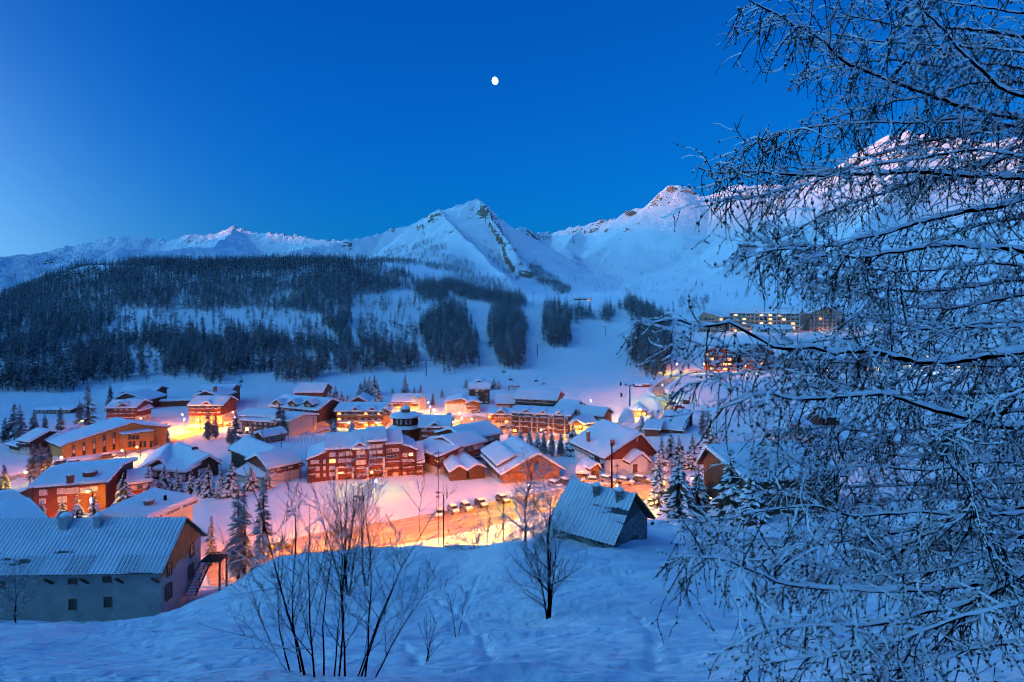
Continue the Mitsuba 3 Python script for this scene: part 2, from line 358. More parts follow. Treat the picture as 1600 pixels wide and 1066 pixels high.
scene['packed_snow'] = principled(proc(road_color), 0.55)
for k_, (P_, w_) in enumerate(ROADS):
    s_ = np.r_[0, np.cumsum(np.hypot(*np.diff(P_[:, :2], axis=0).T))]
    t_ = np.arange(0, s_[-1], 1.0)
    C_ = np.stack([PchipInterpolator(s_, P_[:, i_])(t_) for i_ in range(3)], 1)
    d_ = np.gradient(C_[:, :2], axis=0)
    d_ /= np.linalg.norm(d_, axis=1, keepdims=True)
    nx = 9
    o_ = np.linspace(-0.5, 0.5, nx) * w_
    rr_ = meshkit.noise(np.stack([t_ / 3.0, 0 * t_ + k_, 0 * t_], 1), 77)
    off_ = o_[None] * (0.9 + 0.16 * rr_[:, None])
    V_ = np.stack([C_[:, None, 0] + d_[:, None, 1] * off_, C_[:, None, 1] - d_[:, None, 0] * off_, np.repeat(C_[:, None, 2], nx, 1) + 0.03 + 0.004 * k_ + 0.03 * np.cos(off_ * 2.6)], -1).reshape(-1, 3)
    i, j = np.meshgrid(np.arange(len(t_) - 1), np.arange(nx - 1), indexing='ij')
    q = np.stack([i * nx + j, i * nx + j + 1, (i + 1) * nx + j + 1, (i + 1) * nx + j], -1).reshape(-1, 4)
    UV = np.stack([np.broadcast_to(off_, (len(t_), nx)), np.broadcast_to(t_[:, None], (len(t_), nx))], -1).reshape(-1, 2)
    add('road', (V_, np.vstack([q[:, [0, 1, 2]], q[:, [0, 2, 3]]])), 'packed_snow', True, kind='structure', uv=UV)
# ------------------------------------------------------------------ forest
scene['larch_wood'] = {'type': 'twosided', 'bsdf': principled({'type': 'mesh_attribute', 'name': 'vertex_color'}, 0.9)}
scene['dark_bark'] = principled((0.045, 0.035, 0.03), 0.9)
scene['needles'] = {'type': 'twosided', 'bsdf': principled((0.028, 0.04, 0.03), 0.85)}
scene['bough_snow'] = {'type': 'twosided', 'bsdf': principled((0.82, 0.84, 0.86), 0.8)}


def larch_mesh(rng, h, whorls, per, wide=0.15, bare=0.16, frost=(0.05, 0.4), fine=False):
    """a leafless larch: trunk and drooping sprays -> vertices, faces, colours"""
    V, Fc, C = [], [], []
    n = whorls * per
    t = np.sort(rng.uniform(bare, 0.99, n))
    prof = np.clip((1 - t) / (1 - bare), 0, 1) ** 0.75 * (0.55 + 0.45 * np.clip((t - bare) / 0.18, 0, 1))
    L = h * wide * prof * rng.uniform(0.55, 1.2, n) + 0.18
    a = rng.uniform(0, 2 * np.pi, n)
    up = rng.uniform(-0.28, 0.12, n) + 0.5 * (t - 0.4)
    d = np.stack([np.cos(a), np.sin(a), 0 * a], 1)
    s = np.stack([-np.sin(a), np.cos(a), 0 * a], 1)
    o = np.stack([0 * t, 0 * t, t * h], 1)
    w = L * rng.uniform(0.10, 0.2, n) + 0.05
    mid = o + d * (L * 0.5)[:, None] + np.array([0, 0, 1]) * (L * 0.5 * up)[:, None]
    tip = o + d * L[:, None] + np.array([0, 0, 1]) * (L * (up - 0.28))[:, None]
    sag = np.array([0, 0, 1]) * (w * rng.uniform(0.3, 1.4, n))[:, None]
    q = np.stack([o, mid + s * w[:, None] - sag, tip, mid - s * w[:, None] - sag, mid], 1)
    V.append(q.reshape(-1, 3))
    f = (np.array([[0, 1, 4], [1, 2, 4], [4, 2, 3], [0, 4, 3]])[None] + 5 * np.arange(n)[:, None, None]).reshape(-1, 3)
    c = np.repeat(rng.uniform(*frost, n) * rng.uniform(0.5, 1.0), 5)
    C.append(c[:, None] * np.array([0.90, 0.97, 1.03]))
    Fc.append(f)
    k = 4
    z = np.array([0, 0.35, 0.7, 1.0]) * h
    rr = np.array([0.012, 0.009, 0.005, 0.001]) * h + 0.02
    ang = np.arange(k) * 2 * np.pi / k
    tv = np.stack([np.outer(rr, np.cos(ang)), np.outer(rr, np.sin(ang)), np.repeat(z[:, None], k, 1)], -1).reshape(-1, 3)
    i, j = np.meshgrid(np.arange(3), np.arange(k), indexing='ij')
    tq = np.stack([i * k + j, i * k + (j + 1) % k, (i + 1) * k + (j + 1) % k, (i + 1) * k + j], -1).reshape(-1, 4)
    Fc.append(np.vstack([tq[:, [0, 1, 2]], tq[:, [0, 2, 3]]]) + 5 * n)
    V.append(tv)
    C.append(np.full((len(tv), 3), 0.04))
    return np.vstack(V), np.vstack(Fc), np.vstack(C)


STANDS = [  # outline of a stand by the pixels of its tree feet, spacing in metres, share kept, clumping
    ([(0, 470), (60, 445), (130, 425), (210, 416), (330, 412), (470, 408), (540, 412), (600, 420), (640, 432), (645, 448), (600, 458), (560, 458), (552, 480), (545, 505), (535, 520), (520, 520), (505, 505), (420, 482), (330, 486), (250, 484), (185, 492), (170, 510), (60, 520), (0, 500), (-90, 500), (-90, 475)], 0.9, 0.35),
    ([(-90, 500), (0, 500), (60, 522), (165, 515), (200, 530), (290, 525), (350, 520), (420, 530), (470, 540), (520, 545), (530, 560), (540, 520), (552, 525), (556, 560), (575, 545), (600, 560), (640, 555), (655, 560), (655, 582), (625, 585), (585, 578), (545, 592), (470, 606), (400, 606), (330, 602), (280, 592), (235, 598), (150, 604), (100, 612), (0, 612), (-90, 612)], 0.68, 0.6),
    ([(660, 505), (690, 480), (720, 480), (738, 520), (750, 578), (720, 580), (690, 584), (672, 560), (662, 530)], 1.0, 0.2),
    ([(640, 440), (690, 445), (700, 470), (665, 480), (650, 470)], 0.9, 0.1),
    ([(690, 440), (760, 458), (815, 470), (822, 480), (790, 482), (740, 472), (700, 462)], 1.0, 0.1),
    ([(765, 490), (790, 480), (815, 490), (824, 530), (816, 572), (785, 572), (768, 540)], 1.0, 0.1),
    ([(848, 480), (870, 482), (892, 505), (894, 535), (870, 546), (850, 540)], 1.0, 0.1),
    ([(880, 484), (930, 495), (928, 503), (900, 502), (880, 497)], 1.0, 0.0),
    ([(940, 490), (958, 490), (960, 507), (942, 507)], 1.0, 0.0),
    ([(965, 480), (985, 472), (1005, 480), (1030, 495), (1042, 510), (1048, 560), (1044, 585), (1015, 592), (1000, 580), (985, 560), (985, 535), (1005, 510), (980, 492)], 1.0, 0.1),
    ([(560, 408), (610, 392), (660, 376), (690, 380), (720, 400), (760, 430), (815, 455), (760, 448), (700, 432), (650, 420)], 0.45, 1.0),
    ([(826, 412), (840, 416), (892, 452), (880, 460), (838, 445)], 0.9, 0.3),
    ([(745, 370), (770, 385), (815, 440), (800, 440), (760, 400)], 0.10, 0.6),
    ([(860, 380), (960, 400), (1060, 380), (1180, 400), (1200, 470), (1060, 465), (960, 462), (880, 450)], 0.02, 0.9),
    ([(1060, 468), (1110, 468), (1110, 486), (1060, 490)], 0.12, 0.6),
    ([(1250, 395), (1460, 395), (1460, 450), (1250, 455)], 0.16, 0.9),
    ([(-60, 397), (90, 396), (150, 400), (120, 432), (60, 440), (-60, 445)], 0.5, 0.7),
    ([(180, 484), (330, 486), (545, 482), (545, 530), (180, 525)], 0.07, 0.3),
    ([(556, 460), (650, 455), (660, 520), (600, 545), (556, 525)], 0.10, 0.5),
    ([(556, 525), (600, 545), (660, 520), (660, 560), (640, 555), (600, 560), (575, 548)], 0.5, 0.5),
]
rng = np.random.default_rng(11)
feet = []
gy = np.exp(np.linspace(math.log(325), math.log(2900), 1500))
for k, (poly, keep, clump) in enumerate(STANDS):
    P = sg.Polygon(poly)
    u0, v0, u1, v1 = P.bounds
    # candidates on a jittered world lattice, coarser where trees stand far away
    step = 5.0 if k not in (10, 13, 15, 16) else 9.0
    y0, y1 = (330, 1300) if k not in (10, 11, 12, 13, 15, 16) else (700, 2900)
    yy = np.arange(y0, y1, step)
    pts = []
    for y in yy:
        xs = np.arange((u0 - UC) / F * y, (u1 - UC) / F * y, step)
        if len(xs):
            pts.append(np.stack([xs, np.full(len(xs), y)], 1))
    pts = np.vstack(pts)
    pts = pts + rng.uniform(-0.5, 0.5, pts.shape) * step
    z = height(pts[:, 0], pts[:, 1])
    uu, vv = UC + F * pts[:, 0] / pts[:, 1], VH - F * (z - CZ) / pts[:, 1]
    import shapely
    W_ = np.stack([pts[:, 0], pts[:, 1], 0 * z], 1)
    j_ = 9.0 if k < 10 else 5.0
    ok = shapely.contains_xy(P, uu + j_ * 2.4 * (meshkit.fbm(W_ / 22, 3, 71) - 0.5) + rng.normal(0, 2.0, len(z)), vv + j_ * 2.0 * (meshkit.fbm(W_ / 22, 3, 72) - 0.5) + rng.normal(0, 1.5, len(z)))
    c = meshkit.fbm(np.stack([pts[:, 0], pts[:, 1], 0 * z], 1) / (28 if clump < 0.8 else 60), 3, 21 + k)
    ok &= rng.uniform(0, 1, len(z)) < np.clip(keep * (1 + clump * (c - 0.5) * 9), 0, 1)
    for i in np.nonzero(ok)[0]:
        feet.append((pts[i, 0], pts[i, 1], z[i], uu[i], vv[i], k))
feet = np.array(feet)
hts = rng.triangular(8, 17, 23, len(feet)) * np.where(np.isin(feet[:, 5], (10, 11, 12, 13, 14, 15, 16)), 0.72, 1.0)
size = hts / feet[:, 1] * np.where((feet[:, 3] > 0) & (feet[:, 3] < 1060), 1.0, 0.3)
order = np.argsort(-size)
near_set = order[:270]
far_set = order[270:]
print('trees', len(feet))
# every tree of the mass is a copy of one of these
for i_ in range(14):
    v, f, c = larch_mesh(rng, 16.0, 13, 5, wide=rng.uniform(0.18, 0.26), frost=(0.05, 0.5))
    scene[f'larch_mid_{i_}'] = {'type': 'shapegroup', 'tree': ply((v, f), 'larch_wood', False, color=np.clip(c * rng.uniform(0.75, 1.3), 0, 0.8))}
    v, f, c = larch_mesh(rng, 16.0, 8, 4, wide=rng.uniform(0.19, 0.27), frost=(0.05, 0.5))
    scene[f'larch_far_{i_}'] = {'type': 'shapegroup', 'tree': ply((v, f), 'larch_wood', False, color=np.clip(c * rng.uniform(0.75, 1.3), 0, 0.8))}
tag('larch_forest', 'dark leafless larch forest standing on the snowy slopes behind the village', 'forest', kind='stuff')
n_ = 0
for i in far_set:
    if not -70 < feet[i, 3] < 1560:
        continue
    n_ += 1
    scene[f'larch_forest__{n_:03d}'] = {'type': 'instance', 'group': {'type': 'ref', 'id': f"larch_{'mid' if feet[i, 1] < 620 else 'far'}_{rng.integers(14)}"},
                                        'to_world': place(feet[i, 0], feet[i, 1], feet[i, 2] - 0.3, rng.uniform(0, 360), hts[i] / 16)}
near_plys = []
for _ in range(8):
    v, f, c = larch_mesh(rng, 16, 20, 6, wide=0.2, frost=(0.05, 0.5))
    near_plys.append(ply((v, f), 'larch_wood', False, color=np.clip(c, 0, 0.8)))
for i in near_set:
    k = thing('larch_tree', 'bare larch at the front edge of the forest behind the village', 'tree', 'larches along the foot of the forest')
    scene[k] = {**near_plys[rng.integers(8)], 'to_world': place(feet[i, 0], feet[i, 1], feet[i, 2] - 0.3, rng.uniform(0, 360), hts[i] / 16)}
# ------------------------------------------------------------------ building materials
def wood(base, dark, scale=5.0):
    def fn(p, n, uv):
        plank = cell_rand(dr.floor(p.z * 5.2), dr.floor((p.x + p.y) * 0.45))
        grain = fbm((p.x + p.y) * 1.3, p.z * 14.0, 0.0, 3)
        return mix(dark, base, dr.clip(0.25 + 0.45 * plank + 0.5 * (grain - 0.3), 0, 1))
    return principled(proc(fn), 0.75)


def plaster(a, b):
    return principled(proc(lambda p, n, uv: mix(a, b, fbm(p.x * 1.1 + p.y, p.y * 1.1, p.z * 1.1, 4))), 0.9)


scene['red_wood'] = wood((0.20, 0.055, 0.03), (0.11, 0.028, 0.018))
scene['brown_wood'] = wood((0.17, 0.085, 0.045), (0.08, 0.04, 0.022))
scene['dark_wood'] = wood((0.075, 0.045, 0.03), (0.035, 0.022, 0.016))
scene['honey_wood'] = wood((0.34, 0.17, 0.07), (0.2, 0.09, 0.035))
scene['pale_timber'] = wood((0.48, 0.33, 0.22), (0.33, 0.21, 0.13))
scene['black_cladding'] = principled((0.02, 0.022, 0.026), 0.6)
scene['cream_plaster'] = plaster((0.50, 0.42, 0.32), (0.62, 0.54, 0.44))
scene['white_plaster'] = plaster((0.6, 0.58, 0.55), (0.74, 0.72, 0.69))
scene['ochre_plaster'] = plaster((0.52, 0.25, 0.07), (0.62, 0.31, 0.09))
scene['grey_plaster'] = plaster((0.26, 0.26, 0.27), (0.42, 0.42, 0.42))
scene['roof_board'] = principled((0.06, 0.04, 0.03), 0.8)
scene['frame_white'] = principled((0.62, 0.58, 0.54), 0.6)
scene['frame_brown'] = principled((0.12, 0.06, 0.035), 0.6)
scene['pane_dark'] = principled((0.03, 0.035, 0.045), 0.08, specular=0.8)
scene['pane_curtain'] = principled(proc(lambda p, n, uv: mix((0.42, 0.38, 0.34), (0.66, 0.62, 0.57), cell_rand(dr.floor(p.x * 2.3), dr.floor(p.y * 2.3), dr.floor(p.z * 0.8)))), 0.35)
scene['metal'] = principled((0.22, 0.23, 0.25), 0.45, metallic=0.6)
scene['brick'] = plaster((0.20, 0.09, 0.06), (0.32, 0.16, 0.11))


def emit(r, g, b, w=0.02):
    return {'type': 'area', 'radiance': {'type': 'rgb', 'value': [r, g, b]}, 'sampling_weight': w}


BRNG = random.Random(5)


class Building:
    """walls, roofs, windows in the frame of each block: x along the front, y away from it, z up"""

    def __init__(self, name, label, category, group=None, wallmat='red_wood', basemat='cream_plaster', framemat='frame_white'):
        self.key = thing(name, label, category, group)
        self.parts, self.n, self.sfx = {}, 0, ''
        self.wall, self.base, self.frame = wallmat, basemat, framemat

    def put(self, part, mat, mesh, M=None):
        head, _, sub = part.partition('__')
        part = head + (self.sfx if head in ('wall', 'roof', 'base') else '') + ('__' + sub if sub else '')
        self.parts.setdefault((part, mat), []).append(mesh if M is None else xf(mesh, M))

    def one(self, part, mat, mesh, M=None, sub=None, **more):
        return add(f'{self.key}__{part}', mesh if M is None else xf(mesh, M), mat, **more)

    def finish(self):
        for (part, mat), ms in self.parts.items():
            smooth = 50 if part.endswith('snow') else False
            add(f'{self.key}__{part}', cat(ms), mat, smooth)

    def window(self, M, x, z, w, h, pane='pane_curtain', y=0.0, bars=1, lit=None):
        """one window of the front wall: a frame standing proud and the panes behind its face"""
        t = 0.09
        ms = [box(x - w / 2 - t, x + w / 2 + t, y - 0.10, y + 0.02, z - t, z), box(x - w / 2 - t, x + w / 2 + t, y - 0.10, y + 0.02, z + h, z + h + t),
              box(x - w / 2 - t, x - w / 2, y - 0.10, y + 0.02, z, z + h), box(x + w / 2, x + w / 2 + t, y - 0.10, y + 0.02, z, z + h)]
        for b in range(bars):
            xb = x - w / 2 + w * (b + 1) / (bars + 1)
            ms.append(box(xb - 0.035, xb + 0.035, y - 0.07, y + 0.02, z, z + h))
        k = self.one('window', self.frame, cat(ms), M)
        pm = xf(box(x - w / 2, x + w / 2, y - 0.03, y + 0.015, z, z + h), M)
        pk = f'{k}__pane'
        if lit:
            scene[pk] = {**ply(pm, 'pane_curtain'), 'emitter': emit(*lit)}
        else:
            scene[pk] = ply(pm, pane)

    def snow_slab(self, poly, x0, x1, axis, M):
        """a snow cover: cross section pulled along the roof, its surface and edges uneven"""
        g = sg.Polygon(poly).buffer(-0.16, quad_segs=3).buffer(0.16, quad_segs=3)
        if g.is_empty:
            g = sg.Polygon(poly)
        if g.geom_type != 'Polygon':
            g = max(g.geoms, key=lambda a: a.area)
        r = np.random.default_rng(len(scene) + len(self.parts) * 7)
        n = max(12, int(g.exterior.length / 0.8))
        ring = np.array([g.exterior.interpolate(i / n, normalized=True).coords[0] for i in range(n)])
        k = max(3, int((x1 - x0) / 1.1))
        xs = np.linspace(x0, x1, k)
        P = np.stack([np.broadcast_to(ring[None, :, 0], (k, n)), np.broadcast_to(ring[None, :, 1], (k, n)), np.broadcast_to(xs[:, None], (k, n))], -1).copy()
        q = P / 1.7 + r.uniform(0, 50)
        P[..., 1] += 0.22 * (meshkit.fbm(q, 2, 3) - 0.5)
        P[..., 0] += 0.16 * (meshkit.fbm(q + 9, 2, 4) - 0.5)
        P[0, :, 2] += 0.25 * (meshkit.noise(q[0] * 2, 5) - 0.2)
        P[-1, :, 2] -= 0.25 * (meshkit.noise(q[-1] * 2, 6) - 0.2)
        i, j = np.meshgrid(np.arange(k - 1), np.arange(n), indexing='ij')
        Q = np.stack([i * n + j, i * n + (j + 1) % n, (i + 1) * n + (j + 1) % n, (i + 1) * n + j], -1).reshape(-1, 4)
        tv, tf = trimesh.creation.triangulate_polygon(sg.Polygon(ring), engine='earcut')
        tf = np.array(tf)
        order = np.array([int(np.argmin(np.hypot(*(ring - p).T))) for p in np.array(tv)])
        F = np.vstack([Q[:, [0, 1, 2]], Q[:, [0, 2, 3]], order[tf][:, ::-1], order[tf] + (k - 1) * n])
        v = P.reshape(-1, 3)
        v, F = (v[:, [2, 0, 1]], F) if axis == 'x' else (v[:, [0, 2, 1]], F[:, ::-1])
        self.put('roof__snow', 'snow', (v, F), M)

    def balcony(self, M, x0, x1, z, depth=1.1, mat=None, y=0.0, rail=0.95, gap=True):
        mat = mat or self.wall
        ms = [box(x0, x1, y - depth, y - 0.003, z - 0.14, z)]
        rm = [box(x0, x1, y - depth - 0.05, y - depth, z + 0.12, z + rail), box(x0, x0 + 0.05, y - depth, y - 0.003, z + 0.12, z + rail), box(x1 - 0.05, x1, y - depth, y - 0.003, z + 0.12, z + rail)]
        k = self.one('balcony', mat, cat(ms + rm), M)
        sm = box(x0 + 0.02, x1 - 0.02, y - depth - 0.12, y - depth + 0.08, z + rail + 0.003, z + rail + 0.14)
        scene[f'{k}__snow'] = ply(xf(sm, M), 'snow')

    def chimney(self, p, w=0.9, h=1.6, mat='brick'):
        x, y, z = p
        k = self.one('chimney', mat, cat([box(x - w / 2, x + w / 2, y - w / 2, y + w / 2, z - 0.8, z + h), box(x - w / 2 - 0.1, x + w / 2 + 0.1, y - w / 2 - 0.1, y + w / 2 + 0.1, z + h - 0.25, z + h - 0.1)]))
        c = trimesh.creation.icosphere(1, 1.0)
        scene[f'{k}__snow'] = ply((np.array(c.vertices) * [w * 0.62, w * 0.62, 0.32] + [x, y, z + h + 0.05], np.array(c.faces)), 'snow', True)


def frame_from(PL, PR, z):
    """matrix of a front wall from its left and right feet"""
    d = np.array([PR[0] - PL[0], PR[1] - PL[1]])
    L = float(np.hypot(*d))
    d /= L
    return np.array([[d[0], -d[1], 0, PL[0]], [d[1], d[0], 0, PL[1]], [0, 0, 1, z], [0, 0, 0, 1.0]]), L


def ray_z(v, y):
    return CZ - (v - VH) / F * y


def block(B, L, R, ve, top, D, mode='eave', y=None, wall=None, base=None, base_h=0.0, over=0.75, snow=0.62, floors=0, cols=0, win=(0.9, 1.1), pane=None,
          lit=0.0, skip=0.1, balc=(), dz=0.0, bal_mat=None, sides=True, bars=1, dormers=(), ext=0.0, peak=0.5, first=0.25):
    """one volume. L, R: pixels of the front wall's feet; ve: pixel row of the eave at L; top: 'eave' mode, pixel row of the ridge above L;
    'gable' mode, pixel (u, v) of the gable's tip; 'shed' mode, pixel row of the eave at R; 'flat'."""
    if y is None:
        PL, PR = ground(*L), ground(*R)
    else:
        PL, PR = world(*L, y[0]), world(*R, y[1])
    z0 = min(PL[2], PR[2]) - ext
    M, W = frame_from(PL, PR, z0)
    wall, base = wall or B.wall, base or B.base
    B.sfx = f'_{B.n:03d}' if B.n else ''
    B.n += 1
    eave = ray_z(ve, PL[1]) - z0
    back = np.array([M[0, 1], M[1, 1]])
    hb = base_h
    if mode == 'eave':
        ridge_y = PL[1] + back[1] * D * peak
        ridge = max(ray_z(top, ridge_y) - z0, eave + 0.3)
        py = D * peak
        # solve once more for the ridge's row as seen at its own left end
        prof = [(0, hb), (D, hb), (D, eave), (py, ridge), (0, eave)]
        B.put('wall', wall, extrude(prof, 0, W, 'x'), M)
        if hb:
            B.put('base', base, box(-0.04, W + 0.04, -0.04, D + 0.04, 0, hb), M)
        s = (ridge - eave) / py
        s2 = (ridge - eave) / (D - py)
        t = 0.18
        a, c = (-over, eave - over * s), (D + over, eave - over * s2)
        B.put('roof', 'roof_board', extrude([(a[0], a[1] + 0.01), (py, ridge + 0.01), (c[0], c[1] + 0.01), (c[0], c[1] + t), (py, ridge + t), (a[0], a[1] + t)], -over, W + over, 'x'), M)
        B.snow_slab([(a[0] - 0.05, a[1] + t + 0.01 - 0.1), (a[0], a[1] + t + 0.01), (py, ridge + t + 0.01), (c[0], c[1] + t + 0.01), (c[0] + 0.05, c[1] + t + snow), (py + 0.5, ridge + t + snow + 0.0), (py - 0.5, ridge + t + snow + 0.0), (a[0] - 0.12, a[1] + t + snow)], -over - 0.06, W + over + 0.06, 'x', M)
        roof_z = lambda x, yy: (eave + s * yy if yy < py else ridge - s2 * (yy - py)) + t + snow
    else:
        if mode == 'gable':
            tx = None
            # tip on the plane of the front wall
            u_, v_ = top
            k = (u_ - UC) / F
            # PL + x*dir, with X = k * Y
            x_t = (k * PL[1] - PL[0]) / (M[0, 0] - k * M[1, 0])
            yt = PL[1] + x_t * M[1, 0]
            pts = [(0, eave), (x_t, ray_z(v_, yt) - z0), (W, eave)]
        elif mode == 'shed':
            pts = [(0, eave), (W, ray_z(top, PR[1]) - z0)]
        elif mode == 'flat':
            pts = [(0, eave), (W, eave + 0.02)]
        else:  # a list of pixels along the top of the front wall
            pts = []
            for u_, v_ in top:
                k = (u_ - UC) / F
                x_t = (k * PL[1] - PL[0]) / (M[0, 0] - k * M[1, 0])
                pts.append((x_t, ray_z(v_, PL[1] + x_t * M[1, 0]) - z0))
            eave = min(p[1] for p in pts)
        B.put('wall', wall, extrude([(pts[0][0], hb), (pts[-1][0], hb)] + pts[::-1], 0, D, 'y'), M)
        if hb:
            B.put('base', base, box(-0.04, W + 0.04, -0.04, D + 0.04, 0, hb), M)
        s0 = (pts[1][1] - pts[0][1]) / (pts[1][0] - pts[0][0])
        s1 = (pts[-1][1] - pts[-2][1]) / (pts[-1][0] - pts[-2][0])
        o = over
        line = [(pts[0][0] - o, pts[0][1] - o * s0)] + pts[1:-1] + [(pts[-1][0] + o, pts[-1][1] + o * s1)]
        t = 0.18
        low = [(x, zz + 0.01) for x, zz in line]
        B.put('roof', 'roof_board', extrude(low + [(x, zz + t) for x, zz in line[::-1]], -over, D + over, 'y'), M)
        q = [(x, zz + t + 0.01) for x, zz in line]
        up = []
        for k, (x, zz) in enumerate(line):
            if 0 < k < len(line) - 1 and mode == 'gable':
                up += [(x - 0.4, zz + t + snow - 0.02), (x + 0.4, zz + t + snow - 0.02)]
            else:
                up.append((x, zz + t + snow))
        B.snow_slab(q + up[::-1], -over - 0.06, D + over + 0.06, 'y', M)
        roof_z = lambda x, yy: np.interp(x, [p[0] for p in line], [p[1] for p in line]) + t + snow
    # windows in rows
    if floors:
        fh = eave / floors
        for r in range(floors):
            zb = r * fh
            for c in range(cols):
                if BRNG.random() < skip:
                    continue
                xc = W * (c + 0.5) / cols
                w, h = min(win[0] * fh * 0.8, W / cols * 0.8), win[1] * fh * 0.42
                q = BRNG.random()
                B.window(M, xc, zb + first * fh + 0.08 * fh, w, h, pane or ('pane_curtain' if q < 0.72 else 'pane_dark'), lit=(0.9, 0.38, 0.06) if BRNG.random() < lit else None, bars=bars)
            if r in balc:
                B.balcony(M, 0.3, W - 0.3, zb + 0.05 * fh, mat=bal_mat)
    for (ud, vd, wd, hd) in dormers:   # small gables in the roof slope: pixel of the tip, width, depth in metres
        k = (ud - UC) / F
        x_t = (k * PL[1] - PL[0]) / (M[0, 0] - k * M[1, 0])
        zt = ray_z(vd, PL[1] + x_t * M[1, 0]) - z0
        ze = zt - wd * 0.32
        k_ = B.one('dormer', wall, extrude([(x_t - wd / 2, ze - 1.2), (x_t + wd / 2, ze - 1.2), (x_t + wd / 2, ze), (x_t, zt), (x_t - wd / 2, ze)], -0.25, hd, 'y'), M)
        ln = [(x_t - wd / 2 - 0.5, ze - 0.32), (x_t, zt), (x_t + wd / 2 + 0.5, ze - 0.32)]
        scene[f'{k_}__roof'] = ply(xf(extrude([(a, b + 0.01) for a, b in ln] + [(a, b + 0.14) for a, b in ln[::-1]], -0.8, hd, 'y'), M), 'roof_board')
        scene[f'{k_}__snow'] = ply(xf(extrude([(a, b + 0.15) for a, b in ln] + [(ln[2][0], ln[2][1] + 0.5), (x_t + 0.3, zt + 0.48), (x_t - 0.3, zt + 0.48), (ln[0][0], ln[0][1] + 0.5)], -0.86, hd, 'y'), M), 'snow')
        B.window(M, x_t, ze - 0.95, wd * 0.4, 0.85, 'pane_curtain', y=-0.25)
    return M, W, eave, roof_z, z0


def px_on(M, u, v):
    """(x along the front, z) of a pixel on the plane of a front wall"""
    k = (u - UC) / F
    x = (k * M[1, 3] - M[0, 3]) / (M[0, 0] - k * M[1, 0])
    return x, ray_z(v, M[1, 3] + x * M[1, 0]) - M[2, 3]


def pxwin(B, M, u0, v0, u1, v1, pane='pane_curtain', lit=None, bars=1, y=0.0):
    """a window given by the pixels of its corners"""
    x0, z1 = px_on(M, u0, v0)
    x1, z0 = px_on(M, u1, v1)
    B.window(M, (x0 + x1) / 2, z0, x1 - x0, z1 - z0, pane, y=y, bars=bars, lit=lit)


WARM = (1.5, 0.6, 0.1)
YEL = (2.4, 1.2, 0.2)

# ------------------------------------------------------------------ the village, from the left
# long residence with ochre walls
B = Building('residence', 'long ochre residence with a roof line climbing to the right and tall strip windows', 'residence', wallmat='ochre_plaster', framemat='frame_brown')
M, W, *_ = block(B, (100, 717), (262, 691), 697, [(97, 698), (105, 694), (207, 661), (222, 665), (262, 668)], 13, 'line', snow=0.55)
for u0, v0, v1 in ((115, 696, 716), (131, 690, 713), (147, 685, 711), (163, 680, 708), (178, 676, 704)):
    for k in range(3):
        a, b = v0 + (v1 - v0) * k / 3, v0 + (v1 - v0) * (k + 0.8) / 3
        pxwin(B, M, u0 - 1.8, a, u0 + 1.8, b, 'pane_dark' if k != 1 else 'pane_curtain', bars=0)
M, W, *_ = block(B, (193, 706.5), (240, 698), 680, 674, 4, 'shed', wall='ochre_plaster', snow=0.4, over=0.4)
for u0 in (203, 209, 215):
    pxwin(B, M, u0 - 2, 681, u0 + 2, 686, 'pane_dark', bars=0)
for u0 in (203, 209, 220, 226, 236):
    pxwin(B, M, u0 - 1.8, 690, u0 + 1.8, 698, 'pane_dark', bars=0)
B.finish()

B = Building('chalet', 'dark brown chalet with three stepped snowy roofs left of the ochre residence', 'chalet', wallmat='dark_wood')
block(B, (31, 711), (47, 713), 688, 672, 11, 'eave', floors=3, cols=3, base_h=2.0, balc=(2,))
block(B, (62, 709), (106, 707), 694, (92, 679), 18, 'gable', base_h=0.8, floors=2, cols=4, skip=0.5)
block(B, (14, 708), (30, 711), 695, 689, 7, 'eave', base_h=1.5)
B.finish()

B = Building('chalet', 'red wooden chalet with twin roofs, upper left of the village at the lamp', 'chalet', framemat='frame_brown')
block(B, (167, 663), (212, 662), 638, 627, 12, 'eave', base_h=3.0, floors=4, cols=5, balc=(1, 2), dormers=((193, 630, 4.0, 4),), lit=0.0)
block(B, (212, 661), (236, 655), 643, 628, 14, 'eave', base_h=2.5, floors=3, cols=2)
block(B, (178, 640), (231, 640), 625, (198, 615), 14, 'gable')
block(B, (190, 633), (241, 632), 613, 605, 12, 'eave')
B.finish()

B = Building('chalet', 'red wooden chalet with plastered ground floor right of the snowy gallery', 'chalet', framemat='frame_brown')
M, *_ = block(B, (296, 663), (347, 663), 634, 621, 13, 'eave', base_h=4.0, floors=4, cols=5, balc=(2, 3), dormers=((324, 628, 4.5, 4),), lit=0.05)
block(B, (302, 643), (346, 643), 621, (322, 612), 14, 'gable')
block(B, (312, 634), (360, 633), 611, 603, 13, 'eave')
B.chimney(tuple(world(336, 609, 275)), 1.2, 1.6)
B.finish()

B = Building('gallery', 'long low wooden gallery under a snow cap between the two red chalets', 'gallery', wallmat='brown_wood')
block(B, (250, 636), (302, 634), 628, 626, 4, 'eave', snow=0.6, over=0.4)
B.finish()

B = Building('shed', 'long low dark stable with a row of pale bays below the forest, far left', 'shed', wallmat='dark_wood')
M, *_ = block(B, (56, 646), (110, 646), 641, 637, 8, 'eave', snow=0.5, floors=1, cols=9, pane='pane_curtain', skip=0, win=(0.8, 1.0))
B.finish()

